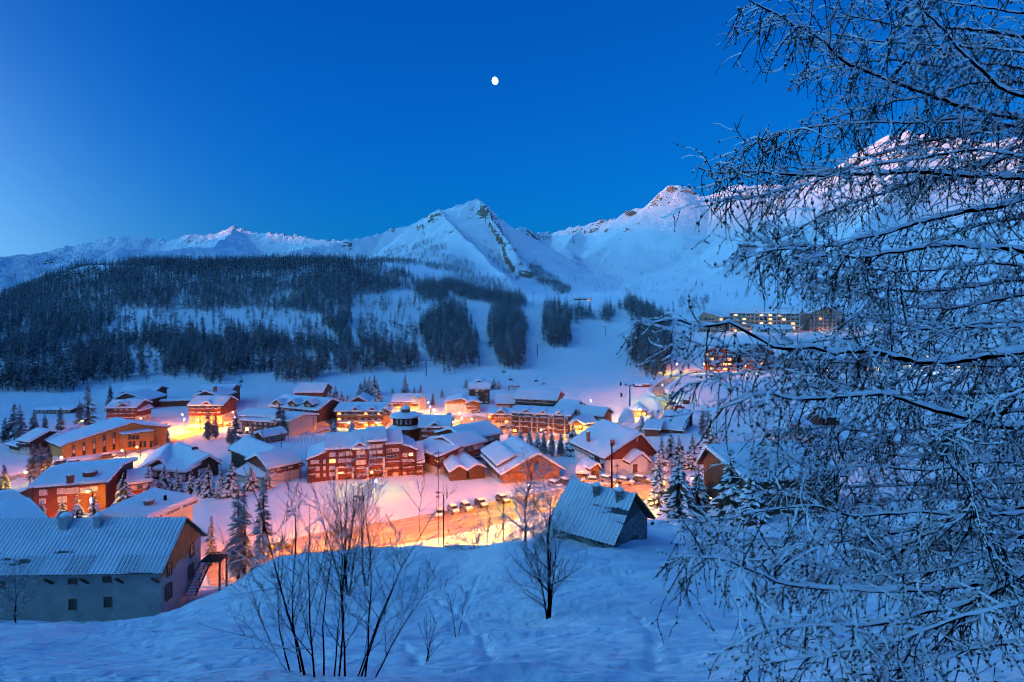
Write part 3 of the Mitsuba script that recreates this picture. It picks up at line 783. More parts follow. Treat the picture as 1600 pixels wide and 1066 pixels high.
B = Building('apartment_house', 'black clad apartment house with white window rows and pale end walls', 'apartment house', wallmat='black_cladding', basemat='grey_plaster')
M, *_ = block(B, (379, 678), (427, 680), 657, 648, 13, 'eave', floors=3, cols=6, skip=0, bars=0, win=(0.75, 1.0))
block(B, (369, 677), (378.4, 678), 657, 648, 13, 'eave', wall='grey_plaster', over=0.3)
block(B, (427.6, 680), (452, 682), 656, 646, 14, 'eave', wall='cream_plaster', floors=3, cols=3, skip=0.3)
block(B, (376, 676), (428, 678), 650, 640.5, 9, 'eave', y=(226, 224), floors=4, cols=6, skip=0.4)
pxwin(B, M, 384, 668, 389, 673, lit=YEL, bars=0, y=-0.12)
B.finish()

B = Building('shed', 'small sports hut with a long pink lit snow roof below the black apartment house', 'hut', wallmat='brown_wood')
block(B, (412, 694), (446, 688), 684, 676, 6, 'eave', snow=0.6, over=0.5, floors=1, cols=4, pane='pane_dark')
B.finish()

B = Building('hotel', 'wide chalet hotel with three roof gables before a tall rear block', 'hotel', wallmat='brown_wood', framemat='frame_brown')
M, *_ = block(B, (424, 665), (496, 671), 635, 619, 16, 'eave', base_h=3.2, floors=4, cols=9, balc=(1, 2), bal_mat='honey_wood', dormers=((434, 625, 4.5, 4), (458, 625.5, 4.5, 4), (482, 625.5, 4.5, 4)), lit=0.06, skip=0.25)
for u0 in (466, 480, 487):
    pxwin(B, M, u0 - 3, 645, u0 + 3, 649, lit=WARM, y=-0.12)
block(B, (461, 636), (503, 636), 613.5, 600, 15, 'eave', dormers=())
B.finish()

B = Building('hotel', 'wooden hotel with snowy awnings and glowing ground floor behind the big red residence', 'hotel', wallmat='brown_wood', basemat='cream_plaster', framemat='frame_brown')
M, *_ = block(B, (525, 669), (598, 669), 643, 631, 14, 'eave', floors=3, cols=7, skip=0.05, balc=(1, 2), bal_mat='honey_wood', dormers=((556, 637, 4.2, 4), (582, 637, 4.2, 4), (601, 638, 4.0, 4)), lit=0.3, win=(0.8, 1.15))
for u0, u1 in ((530, 548), (562, 574), (586, 597)):
    x0, z1 = px_on(M, u0, 657.5)
    x1, z0 = px_on(M, u1, 660)
    B.one('awning', 'roof_board', box(x0, x1, -1.9, -0.003, z0 - 0.1, z0), M)
    B.put('awning__snow', 'snow', box(x0, x1, -1.95, -0.01, z0 + 0.004, z0 + 0.5), M)
B.finish()

B = Building('chalet', 'small dark gabled chalet among spruces behind the wooden hotel', 'chalet', wallmat='dark_wood')
block(B, (548, 640), (574, 640), 628, (560, 621), 12, 'gable', y=(300, 300), ext=2)
B.finish()

B = Building('residence', 'long pale building with lit face and snowy roof beyond the clock tower', 'residence', wallmat='cream_plaster', framemat='frame_brown')
block(B, (614, 640), (655, 640), 628, 617, 10, 'eave', floors=2, cols=7, balc=(1,), bal_mat='brown_wood', lit=0.1)
block(B, (656, 641), (665, 639), 622, 622, 10, 'flat', snow=0.3, over=0.2)
B.finish()

# octagonal clock tower
B = Building('clock_tower', 'round dark wooden tower with a pale clock and a snow capped lantern', 'tower', wallmat='dark_wood')
c = ground(634, 694)
c[2] -= 2


def octagon(r, z0, z1, r1=None, n=8, rot=22.5):
    a = np.radians(np.arange(n) * 360 / n + rot)
    r1 = r if r1 is None else r1
    v = np.vstack([np.stack([r * np.cos(a), r * np.sin(a), np.full(n, z0)], 1), np.stack([r1 * np.cos(a), r1 * np.sin(a), np.full(n, z1)], 1), [[0, 0, z0], [0, 0, z1]]])
    k = np.arange(n)
    m = (k + 1) % n
    f = np.vstack([np.stack([k, m, m + n], 1), np.stack([k, m + n, k + n], 1), np.stack([m, k, k * 0 + 2 * n], 1), np.stack([k + n, m + n, k * 0 + 2 * n + 1], 1)])
    return v, f


Mc = np.eye(4)
Mc[:3, 3] = c
zz = lambda v: ray_z(v, c[1]) - c[2]
pxm = c[1] / F
B.put('wall', 'red_wood', octagon(24 * pxm, 0, zz(667)), Mc)
B.put('roof', 'roof_board', octagon(28 * pxm, zz(667.4), zz(664.5), 20 * pxm), Mc)
B.put('roof__snow', 'snow', octagon(28.3 * pxm, zz(666.6), zz(662.5), 20 * pxm), Mc)
B.sfx = '_001'
B.put('wall', 'dark_wood', octagon(20 * pxm, zz(664) - 0.5, zz(650.5)), Mc)
B.put('roof', 'roof_board', octagon(26 * pxm, zz(650.5), zz(650)), Mc)
B.put('roof__snow', 'snow', cat([octagon(26.3 * pxm, zz(649.9), zz(647.5), 25.5 * pxm), octagon(25.5 * pxm, zz(647.5), zz(644), 9 * pxm)]), Mc)
B.put('lantern', 'brown_wood', octagon(7 * pxm, zz(644.5), zz(638.5)), Mc)
B.put('lantern__snow', 'snow', octagon(8.5 * pxm, zz(638.4), zz(633), 3 * pxm), Mc)
ring = trimesh.creation.annulus(0.45, 0.72, 0.12)
for ang, du in ((-68, 0), (-112, 0)):
    a = math.radians(ang)
    nrm = np.array([math.cos(a), math.sin(a), 0])
    o = nrm * (20 * pxm * math.cos(math.radians(22.5)) + 0.06) + [0, 0, zz(656)]
    R = np.eye(4)
    R[:3, 0], R[:3, 1], R[:3, 2], R[:3, 3] = np.cross([0, 0, 1], nrm), [0, 0, 1], nrm, c + o
    B.one('clock', 'frame_white', (np.array(ring.vertices) * 1.5, np.array(ring.faces)), R)
    hands = cat([box(-0.06, 0.06, 0, 0.6, 0, 0.08), box(0, 0.42, -0.06, 0.06, 0, 0.08)])
    B.one('clock_hand', 'frame_white', hands, R)
B.finish()

B = Building('residence', 'red wooden house with a roof gable and orange lit arches beside the clock tower', 'house', framemat='frame_white')
M, *_ = block(B, (656, 702), (701, 702), 668, 652, 12, 'eave', base_h=2.9, base='ochre_plaster', dormers=((680, 661, 6.0, 5),), floors=0)
for u0, u1 in ((660, 669), (676, 684), (690, 700)):
    for v0 in (672, 681):
        pxwin(B, M, u0, v0 - 1.5, u1, v0 + 3, 'pane_curtain', bars=2)
for v0 in (677.5, 685.5):
    B.balcony(M, 0.5, 11.2, px_on(M, 660, v0)[1], 0.8)
for u0, u1 in ((662, 670), (675, 685), (690, 697)):
    x0, z0_ = px_on(M, u0, 702)
    x1, z1_ = px_on(M, u1, 693)
    B.one('door', 'brown_wood', box(x0, x1, -0.12, 0.02, 0.02, z1_), M)
B.chimney(tuple(world(701, 655, 205)), 1.3, 2.0)
B.finish()

B = Building('chalet', 'half timbered chalet with white ground floor and two low gables on the plaza', 'chalet', wallmat='honey_wood', basemat='white_plaster', framemat='frame_brown')
block(B, (696, 645), (733, 645), 629, (721, 623.5), 13, 'gable', base_h=4.2, floors=3, cols=5, lit=0.1)
block(B, (729, 646), (750, 645), 631, (739, 627), 11, 'gable', base_h=2.2, floors=2, cols=3, balc=(1,))
block(B, (712, 640), (752, 638), 622, 616, 8, 'eave', y=(292, 294), ext=3)
B.finish()

B = Building('tower_house', 'tall narrow brown house with stacked snowy gables at the foot of the piste', 'house', wallmat='brown_wood')
M, *_ = block(B, (733, 632), (764, 632), 608, 600, 9, 'eave', floors=4, cols=4, skip=0.4, snow=0.7)
block(B, (734, 626), (767, 626), 603, (748, 595), 9, 'gable', y=(332, 332), ext=4)
pxwin(B, M, 744, 609, 746, 611, lit=YEL, bars=0)
pxwin(B, M, 754, 609, 756, 611, lit=YEL, bars=0)
B.finish()

# grand hotel on the plaza
B = Building('hotel', 'large brown plaza hotel with tall rear block and gabled balcony bays', 'hotel', wallmat='brown_wood', basemat='cream_plaster', framemat='frame_white')
M, *_ = block(B, (805, 655), (868, 658), 623, 609, 16, 'eave', floors=5, cols=11, skip=0.1, balc=(2, 3, 4), bal_mat='dark_wood', lit=0.02, pane='pane_dark', ext=2)
block(B, (776, 652), (804.5, 652), 631, 618, 13, 'eave', floors=2, cols=6, ext=2)
block(B, (867, 662), (893, 664), 640, 626, 14, 'eave', floors=2, cols=4, wall='brown_wood', ext=2)
M, *_ = block(B, (800, 677), (890, 679), 645, 636, 13, 'eave', floors=4, cols=10, skip=0.15, balc=(1, 2, 3), bal_mat='brown_wood', dormers=((823, 640.5, 5.6, 6), (849, 642.5, 5.6, 6), (874, 644.5, 5.6, 6)), lit=0.1)
for u0 in (813.5, 832.5, 841, 858.5, 866, 883.5):
    x, _ = px_on(M, u0, 660)
    B.one('post', 'cream_plaster', box(x - 0.22, x + 0.22, -1.35, -1.16, 0, px_on(M, u0, 650)[1]), M)
pxwin(B, M, 851, 649, 854, 653, lit=(4, 0.9, 0.2), bars=0, y=-0.1)
M, *_ = block(B, (762, 669), (799.5, 670), 648, 640, 12, 'eave', floors=3, cols=7, skip=0.1, base_h=2.2, dormers=((783, 641, 5.2, 5),), lit=0.25, wall='honey_wood')
block(B, (890.5, 664), (909, 664), 643, 634, 9, 'eave', wall='white_plaster')
block(B, (909.5, 666), (941, 668), 647.5, 636, 10, 'eave', floors=2, cols=4, skip=0.2)
block(B, (891, 680), (910, 680), 663, (900, 657.5), 8, 'gable', lit=0.3, floors=2, cols=3, wall='honey_wood')
block(B, (910.5, 679), (930, 677), 663, 653, 8, 'eave', wall='honey_wood', floors=1, cols=3, lit=0.3)
B.finish()

# left lower village
B = Building('residence', 'wide red brown residence behind the lamp lit larches, lower left', 'residence')
M, W, eave, rz, z0 = block(B, (53, 812), (165, 800), 762, 735, 19, 'eave', snow=0.6, over=0.9)
for u0, v0, u1, v1 in ((62, 766, 73, 773), (62, 780, 71, 787), (90, 764, 100, 771), (101, 764, 111, 771), (112, 763, 123, 770), (126, 763, 139, 769), (141, 761, 152, 767), (91, 777, 104, 784)):
    pxwin(B, M, u0, v0, u1, v1, bars=2)
block(B, (26, 809), (52, 812), 773.5, [(25, 774), (52, 763)], 15, 'line', snow=0.6)
for (u_, v_, y_, w_) in ((141, 743, 132, 2.0), (110, 749, 126, 1.0)):
    B.chimney(tuple(world(u_, v_, y_)), w_, 0.9, 'red_wood')
B.finish()

B = Building('chalet', 'dark chalet with one broad snowy roof slope above the wide red residence', 'chalet', wallmat='dark_wood')
block(B, (217, 752), (262, 748), 736, (249, 718.5), 17, 'gable', floors=1, cols=3, skip=0.5)
B.finish()
B = Building('chalet', 'dark low chalet with two snow covered skylights behind the row of young spruces', 'chalet', wallmat='dark_wood')
M, W, eave, rz, z0 = block(B, (291, 752), (341, 742), 734, (326, 714), 20, 'gable', floors=1, cols=3, skip=0.4)
for x_, y_ in ((5.5, 9), (6.4, 12)):
    zz_ = rz(x_, y_)
    B.put('skylight', 'roof_board', box(x_ - 0.7, x_ + 0.7, y_ - 0.5, y_ + 0.5, zz_ - 0.5, zz_ + 0.45), M)
block(B, (246, 752), (290, 754), 734, 720, 11, 'eave', over=0.9, floors=1, cols=5, skip=0.4)
B.finish()
B = Building('house', 'red house half hidden by spruces, its low snowy roof right of the wide red residence', 'house')
block(B, (204, 785), (232, 780), 757, 739, 12, 'eave', floors=2, cols=3)
B.finish()

B = Building('residence', 'red residence with plastered base and a dark gabled hall on top beside the tennis court', 'residence')
M, *_ = block(B, (421, 757), (467, 747), 732.5, 712, 12, 'eave', base_h=2.4, floors=3, cols=5, skip=0.3)
block(B, (370, 753), (420.5, 757), 741, 724, 12, 'eave', base_h=2.4, floors=2, cols=5, skip=0.4)
M, *_ = block(B, (404, 744), (451, 737), 720, (430, 702), 18, 'gable', y=(152, 158), wall='dark_wood')
B.finish()

# the big red residence in the middle
B = Building('residence', 'big red stepped residence with six storeys of windows in the centre of the village', 'residence')
kw = dict(base_h=2.9, over=0.5, snow=0.55)
QM = {}
yl = lambda u: 146 + (u - 482) / 180 * 8
QM[0], *_ = block(B, (482, 772), (509.6, 771), 719, [(480, 719.5), (509.6, 707)], 11, 'line', y=(yl(482), yl(510)), **kw)
QM[1], *_ = block(B, (510, 773), (553, 772), 703.5, 681, 14, 'eave', y=(yl(510), yl(553)), dormers=((564 - 2, 692.5, 4.0, 5),), **kw)
QM[2], *_ = block(B, (553.4, 772), (576, 771), 703, 676, 14, 'eave', y=(yl(553.4) - 0.5, yl(576) - 0.5), **kw)
QM[3], *_ = block(B, (576.4, 770), (602, 768), 691, 671.5, 14, 'eave', y=(yl(576.4) - 0.2, yl(602) - 0.2), **kw)
QM[4], *_ = block(B, (602.4, 766), (627, 764), 695, 675, 13, 'eave', y=(yl(602.4) + 0.6, yl(627) + 0.6), **kw)
QM[5], *_ = block(B, (627.4, 763), (650, 760), 696, [(627.4, 696), (640, 699), (651, 704)], 11, 'line', y=(yl(627.4) + 0.9, yl(650) + 0.9), **kw)
QM[6], *_ = block(B, (650.4, 757), (661, 752), 723.5, 694, 10, 'eave', y=(yl(650) + 1.5, yl(661) + 1.5), wall='cream_plaster', base_h=0.0, over=0.5, snow=0.55)
wins = [(0, 486, 720, 498, 724, 0), (0, 494, 730, 499, 735, 0), (0, 494, 740, 499, 745, 0), (0, 505.5, 719, 508.5, 724, 0), (0, 505.5, 729, 508.5, 734, 0), (0, 505.5, 740, 508.5, 744, 0),
        (1, 515, 708, 524, 713, 1), (1, 515, 718, 524, 723, 2), (1, 515, 729, 523, 733, 0), (1, 515, 739, 523, 743, 1), (1, 530, 708, 538, 712, 0), (1, 541, 706, 550, 711, 1), (1, 529, 718, 539, 722, 1), (1, 541, 717, 550, 721, 1),
        (1, 530, 729, 537, 734, 0), (1, 541, 728, 549, 733, 0), (1, 529, 737, 536, 742, 3), (1, 542, 738, 549, 743, 0),
        (2, 558, 705, 570, 709, 0), (2, 557, 711, 571, 714, 1), (2, 557, 720, 571, 725, 1), (2, 559, 730, 569, 734, 0), (2, 557, 741, 563, 746, 0), (2, 565, 740, 571, 745, 0),
        (3, 579, 695, 586, 700, 1), (3, 588, 695, 597, 699, 1), (3, 577, 705, 587, 709, 1), (3, 590, 704, 597, 708, 1), (3, 578, 714, 587, 719, 0), (3, 590, 714, 597, 718, 0), (3, 578, 725, 587, 729, 0), (3, 590, 724, 597, 728, 0), (3, 580, 734, 587, 738, 0), (3, 591, 733, 597, 737, 0),
        (4, 604, 702, 613, 706, 1), (4, 614, 701, 623, 705, 1), (4, 604, 712, 621, 715, 0), (4, 604, 721, 618, 725, 1), (4, 619, 720, 622, 724, 0), (4, 605, 731, 612, 735, 0), (4, 614, 730, 622, 734, 0), (4, 614, 738, 622, 743, 0),
        (5, 629, 709, 636, 713, 0), (5, 639, 708, 645, 712, 3), (5, 628, 718, 637, 722, 0), (5, 639, 718, 646, 721, 0), (5, 629, 729, 634, 733, 0), (5, 639, 729, 643, 734, 0), (5, 630, 738, 634, 743, 0), (5, 641, 738, 645, 742, 0)]
for b, u0, v0, u1, v1, k in wins:
    pxwin(B, QM[b], u0, v0, u1, v1, 'pane_curtain' if (u0 * 7 + v0) % 5 else 'pane_dark', lit={2: (0.9, 0.36, 0.03), 3: (2.2, 1.1, 0.15)}.get(k), bars=1 if u1 - u0 < 8 else 2)
for b, u0, u1, v in ((0, 482, 493, 736), (0, 482, 493, 746), (1, 528, 551, 735.5), (1, 528, 551, 745), (2, 556, 573, 737), (2, 556, 573, 747), (3, 577, 599, 721), (3, 577, 599, 731), (3, 577, 599, 740.5), (4, 603, 625, 726.5), (4, 603, 625, 737), (5, 628, 648, 735), (5, 628, 648, 726), (6, 650.5, 659, 732), (6, 650.5, 659, 742)):
    x0, z_ = px_on(QM[b], u0, v)
    x1, _ = px_on(QM[b], u1, v)
    B.balcony(QM[b], x0, x1, z_, 1.0)
for b, u0, v0 in ((1, 526.5, 728), (1, 551.5, 728), (2, 574, 728), (3, 599.5, 712), (4, 603, 728)):
    x, zt_ = px_on(QM[b], u0, v0)
    B.one('post', 'cream_plaster', box(x - 0.3, x + 0.3, -1.25, -1.05, 0, zt_), QM[b])
dm = world(563, 681, 160)
Md = QM[3].copy()
B.finish()

# stepped chalet residence in front of the plaza
B = Building('residence', 'red chalet residence with three overlapping snowy roofs in front of the plaza', 'residence')
block(B, (729, 722), (781, 712), 688.5, 671, 14, 'eave', floors=3, cols=6, skip=0.3, lit=0.05, dormers=())
block(B, (716, 735), (756, 727), 699.5, 684, 13, 'eave', floors=3, cols=5, skip=0.2, lit=0.1, balc=(1,))
M, *_ = block(B, (687, 741), (715.6, 736), 713, [(685, 714), (716, 700)], 13, 'line', floors=2, cols=4, skip=0.1, lit=0.1, balc=(1,), base_h=2.0)
B.finish()

for i, (a, b, ve, tip, lab) in enumerate((((703.5, 752), (729, 750), 738, (717, 729), 'left of the twin brown sheds with steep snowy gables'), ((733, 750), (757, 747), 734, (745.5, 726), 'right of the twin brown sheds with steep snowy gables'))):
    B = Building('shed', lab, 'shed', 'twin sheds below the chalet residence', wallmat='brown_wood')
    block(B, a, b, ve, tip, 11, 'gable', snow=0.5, over=0.6)
    B.finish()

# honey coloured chalet
B = Building('chalet', 'honey coloured timber chalet with a broad two level snow roof and porch', 'chalet', wallmat='honey_wood', basemat='grey_plaster', framemat='frame_brown')
M, W, eave, rz, z0 = block(B, (786.5, 760), (874, 748.5), 738.5, (838, 709), 17, 'gable', base_h=0.8, over=1.3, snow=0.5)
pxwin(B, M, 833, 723, 841, 730, 'pane_dark', bars=1)
for xa, za, xb, zb in ((0.3, 3.0, 5.5, 3.25), (3.0, 0.8, 3.25, 4.0), (5.4, 0.8, 5.6, 4.6)):
    B.one('beam', 'honey_wood', box(xa, xb, -0.9, -0.65, za, zb), M)
Mp, *_ = block(B, (836, 757), (858, 754), 742, (846, 731), 4.5, 'gable', y=(146, 148), over=0.7, snow=0.55)
B.one('door', 'brown_wood', box(1.3, 2.4, -0.08, 0.02, 0.05, 2.1), Mp)
up_ = np.linalg.inv(M)
B.put('roof', 'roof_board', extrude([(-1.2, eave + 0.75), (4.0, eave + 3.25), (4.0, eave + 3.4), (-1.2, eave + 0.9)], 2.5, 18.2, 'y'), M)
B.snow_slab([(-1.2, eave + 0.9), (4.0, eave + 3.4), (4.0, eave + 3.95), (-1.25, eave + 1.45)], 2.4, 18.2, 'y', M)
side = M.copy()
side[:3, 0], side[:3, 1] = -M[:3, 1], M[:3, 0]
side[:3, 3] = M[:3, 3] + M[:3, 1] * 17
for x_ in (3.0, 9.0, 13.0):
    B.window(side, x_, 1.0, 0.9, 1.1, 'pane_dark', bars=0)
B.finish()

# white and brown chalet on the right
B = Building('chalet', 'large white chalet with red brown gable, big snowy roof and small porch', 'chalet', wallmat='white_plaster', framemat='frame_brown')
M, W, eave, rz, z0 = block(B, (945.5, 742), (1021, 736), 713, (997.5, 678), 17, 'gable', over=1.3, snow=0.5)
xt, zt = px_on(M, 997.5, 678)
B.put('gable_boarding', 'red_wood', extrude([(-0.02, eave - 1.0), (W + 0.02, eave - 1.3), (W + 0.02, eave - 0.05), (xt, zt - 0.05), (-0.02, eave - 0.05)], -0.16, -0.02, 'y'), M)
for u0 in (983, 995):
    pxwin(B, M, u0 - 1.2, 684, u0 + 1.2, 690, 'pane_curtain', bars=0, y=-0.16)
Mp, *_ = block(B, (985, 739), (1012, 737), 722, (1000, 709), 4.0, 'gable', y=(146.0, 147.5), over=0.75, snow=0.62, wall='white_plaster')
B.one('door', 'brown_wood', box(0.7, 2.0, -0.08, 0.02, 0.05, 2.2), Mp)
side = M.copy()
side[:3, 0], side[:3, 1] = -M[:3, 1], M[:3, 0]
side[:3, 3] = M[:3, 3] + M[:3, 1] * 17
for x_ in (2.0, 4.4, 6.8, 9.2):
    B.one('bracket', 'dark_wood', extrude([(-0.003, eave - 2.4), (-0.003, eave - 2.1), (-1.2, eave - 0.75), (-1.2, eave - 1.0)], x_, x_ + 0.22, 'x'), side)
B.balcony(side, 10.6, 16.6, eave - 2.9, 1.3, 'dark_wood')
B.window(side, 13.0, eave - 2.7, 2.6, 1.9, 'pane_dark')
B.chimney(tuple(world(957, 700, 149)), 1.0, 2.2)
B.chimney(tuple(world(919, 685, 157)), 0.9, 1.8)
B.chimney(tuple(world(962, 668, 163)), 1.2, 1.0)
B.finish()

B = Building('kiosk', 'small open timber kiosk with a snowy gable between the two chalets', 'kiosk', wallmat='honey_wood')
M, *_ = block(B, (922, 748), (936, 745.5), 733, (932, 726), 4.5, 'gable', over=0.6, snow=0.45, y=(140, 141))
B.one('door', 'dark_wood', box(0.5, 1.5, -0.08, 0.02, 0.0, 1.7), M)
block(B, (902, 747), (921.8, 748), 740, 729, 4.0, 'eave', over=0.4, y=(141, 140.2))
B.finish()

B = Building('restaurant', 'low round restaurant with a tent shaped snow roof at the bottom of the piste', 'restaurant', wallmat='honey_wood')
c = ground(998, 650)
Mc = np.eye(4)
Mc[:3, 3] = c
s_ = c[1] / F
B.put('wall', 'honey_wood', octagon(13 * s_, -1, 10 * s_, n=10), Mc)
B.put('roof', 'roof_board', octagon(16 * s_, 9.8 * s_, 10.6 * s_, n=10), Mc)
B.put('roof__snow', 'snow', octagon(16 * s_, 10.7 * s_, 22.5 * s_, 2 * s_, n=10), Mc)
for a in (-60, -90, -120):
    R = np.eye(4)
    t_ = math.radians(a)
    R[:3, 1] = [-math.cos(t_), -math.sin(t_), 0]
    R[:3, 0] = [-math.sin(t_), math.cos(t_), 0]
    R[:3, 3] = c + np.array([math.cos(t_), math.sin(t_), 0]) * 12.5 * s_
    B.window(R, 0, 3 * s_, 1.6, 1.1, lit=WARM if a == -60 else None)
B.finish()

B = Building('house', 'house with two level flat snow roof behind the spruces by the white chalet', 'house', wallmat='brown_wood')
block(B, (1030, 676), (1066, 677), 670, 643, 16, 'eave', peak=0.9, snow=0.5)
block(B, (1008, 682), (1029.5, 682), 671, 657, 12, 'eave', peak=0.9, snow=0.5)
B.finish()

B = Building('hut', 'tiny dark lift hut at the edge of the right hand road', 'hut', wallmat='dark_wood')
block(B, (1067, 631), (1075, 632), 625, 623, 3, 'eave', snow=0.3, over=0.3)
B.finish()
B = Building('shed', 'low red roofed snow maker shed below the trees right of the piste', 'shed', wallmat='red_wood')
block(B, (1004, 606), (1016, 606), 601, 599, 5, 'eave', snow=0.4, over=0.3)
block(B, (990, 606), (1003.5, 606), 603, 600, 5, 'eave', snow=0.4, over=0.3)
B.finish()

# on the right, behind the larch
B = Building('house', 'house with one huge smooth snow roof behind the foreground larch', 'house', wallmat='brown_wood')
block(B, (1172, 784), (1312, 790), 752, 702, 14, 'eave', peak=0.85, snow=0.7, over=1.0, y=(96, 100), ext=1)
B.finish()
B = Building('house', 'brown boarded house with a plaster end behind the huge snow roof', 'house', wallmat='brown_wood', basemat='cream_plaster')
block(B, (1218, 705), (1272, 708), 677, (1240, 660), 12, 'gable', base_h=1.6, floors=2, cols=3)
block(B, (1195, 700), (1217, 704), 682, 672, 9, 'eave', wall='cream_plaster')
B.finish()
B = Building('house', 'small dark red house seen through the larch twigs above the brown boarded one', 'house')
block(B, (1258, 668), (1286, 669), 652, (1272, 643), 10, 'gable')
block(B, (1288, 668), (1312, 668), 652, 644, 10, 'eave')
B.finish()

B = Building('apartment_block', 'wide five storey apartment block with pale balcony grid on the plateau', 'apartment block', wallmat='pale_timber', framemat='frame_white')
M, W, eave, *_ = block(B, (1140, 520), (1250, 520), 489.5, 482, 16, 'eave', floors=5, cols=16, skip=0.0, balc=(0, 1, 2, 3, 4), bal_mat='pale_timber', pane='pane_dark', lit=0.14, snow=1.1, dormers=((1183, 486.5, 6, 4), (1219, 487.5, 6, 4)))
for c_ in range(17):
    x = W * c_ / 16
    B.one('post', 'frame_white', box(x - 0.16, x + 0.16, -1.35, -1.16, 0, eave), M)
block(B, (1182, 521), (1238, 521), 514.5, 509, 8, 'eave', y=(455, 455), ext=0, wall='white_plaster', floors=1, cols=10)
B.finish()
B = Building('apartment_block', 'tall gabled apartment block right of the wide one on the plateau', 'apartment block', wallmat='pale_timber')
M, W, eave, *_ = block(B, (1265, 518), (1320, 518), 490, (1288, 481), 16, 'gable', floors=5, cols=8, skip=0.0, balc=(1, 2, 3, 4), bal_mat='pale_timber', pane='pane_dark', lit=0.06, snow=0.6)
for c_ in range(9):
    x = W * c_ / 8
    B.one('post', 'frame_white', box(x - 0.16, x + 0.16, -1.35, -1.16, 0, eave), M)
B.finish()
B = Building('apartment_block', 'smaller gabled apartment block left of the wide one on the plateau', 'apartment block', wallmat='pale_timber')
block(B, (1092, 520), (1130, 520), 496, (1100, 488), 16, 'gable', floors=4, cols=6, balc=(1, 2, 3), bal_mat='pale_timber', pane='pane_dark', lit=0.1)
B.finish()
for i, (a, b, ve, tip, lab) in enumerate((((1102, 580), (1150, 580), 550, (1122, 540), 'red apartment house lit orange from below, behind the larch tips'), ((1158, 580), (1210, 580), 550, (1185, 541), 'second red apartment house to the right of the orange lit one'))):
    B = Building('apartment_block', lab, 'apartment block')
    block(B, a, b, ve, tip, 13, 'gable', floors=4, cols=7, balc=(1, 2, 3), lit=0.12)
    B.finish()
B = Building('shop_row', 'long low row of shops with white lit fronts under the plateau', 'shops', wallmat='grey_plaster')
block(B, (1232, 584), (1400, 582), 560, 553, 12, 'eave', floors=2, cols=26, lit=0.16, balc=(1,), bal_mat='grey_plaster')
B.finish()
B = Building('apartment_block', 'grey apartment block with yellow windows above the shop row, far right', 'apartment block', wallmat='grey_plaster')
block(B, (1420, 578), (1560, 575), 553, 545, 12, 'eave', floors=2, cols=12, lit=0.25)
B.finish()
# alpine restaurant at the edge of the plateau
B = Building('mountain_hut', 'small dark mountain hut with lit windows among trees at the top of the piste', 'hut', wallmat='dark_wood')
M, *_ = block(B, (898, 474), (924, 474), 467, 464, 10, 'eave', y=(880, 880), floors=1, cols=3, snow=0.5, lit=0.7)
B.finish()
# ------------------------------------------------------------------ street lamps
def at_height(u, v, h, y0=86.0, y1=1200.0):
    """the point on a pixel's ray that stands h above the ground"""
    y = np.exp(np.linspace(math.log(y0), math.log(y1), 2500))
    x = (u - UC) / F * y
    k = int(np.argmax(CZ - (v - VH) / F * y - height(x, y, False) <= h))
    return np.array([x[k], y[k], CZ - (v - VH) / F * y[k]])


scene['lamp_post_metal'] = principled((0.10, 0.10, 0.11), 0.5, metallic=0.5)
SODIUM = (1.0, 0.235, 0.005)
sph = trimesh.creation.icosphere(1, 1.0)
SPH = (np.array(sph.vertices), np.array(sph.faces))


def street_lamp(u, v, h, power, label, color=SODIUM, motif=None, p=None, r=0.22, wall=False, bulb=True):
    p = at_height(u, v, h) if p is None else np.array(p, float)
    k = thing('wall_lamp' if wall else 'street_lamp', label, 'lamp', 'lamps of the village')
    zg = float(height(p[:1], p[1:2])[0])
    x, y, z = p
    if not wall:
        pole = tubes([[[x + 0.9, y + 0.2, zg - 0.4], [x + 0.9, y + 0.2, (zg + z) / 2], [x + 0.9, y + 0.2, z - 0.2], [x + 0.72, y + 0.16, z + 0.3], [x + 0.3, y + 0.05, z + 0.42], [x, y, z + 0.40]]], [[0.11, 0.09, 0.07, 0.06, 0.05, 0.05]], 6)
        scene[f'{k}__pole'] = ply(pole, 'lamp_post_metal')
        scene[f'{k}__hood'] = ply(xf((SPH[0] * [0.42, 0.32, 0.14], SPH[1]), T_np(x, y, z + 0.42)), 'lamp_post_metal', True)
    else:
        scene[f'{k}__bracket'] = ply(box(x - 0.06, x + 0.06, y, y + 0.5, z + r, z + r + 0.1), 'lamp_post_metal')
    L = 0.55 * power / (math.pi * r * r)
    if bulb:
        scene[f'{k}__bulb'] = {**ply(xf((SPH[0] * r, SPH[1]), T_np(x, y, z)), 'frame_white', True), 'emitter': emit(*(L * c for c in color), w=0.3)}
    a8 = np.arange(10) * 2 * np.pi / 10
    disc = np.vstack([np.stack([0.34 * np.cos(a8), 0.34 * np.sin(a8), np.full(10, -r - 0.03)], 1), [[0, 0, -r - 0.03]]])
    fd = np.stack([(np.arange(10) + 1) % 10, np.arange(10), np.full(10, 10)], 1)
    Ld = 7.6 * power / (math.pi * 0.34 ** 2)
    scene[f'{k}__lens'] = {**ply(xf((disc, fd), T_np(x, y, z)), 'frame_white'), 'emitter': emit(*(Ld * c for c in color), w=1.0)}
    if motif:
        a = np.linspace(0, 2 * np.pi, 11)[:-1]
        rr = np.where(np.arange(10) % 2, 0.16, 0.5)
        star = extrude(np.stack([rr * np.cos(a + np.pi / 2) * 0.8, rr * np.sin(a + np.pi / 2) * 1.25], 1), -0.06, 0.06, 'y')
        scene[f'{k}__light_motif'] = {**ply(xf(star, T_np(x + 0.9, y - 0.25, z - 1.9)), 'frame_white'), 'emitter': emit(*motif)}
    return k


def T_np(x, y, z):
    M = np.eye(4)
    M[:3, 3] = x, y, z
    return M


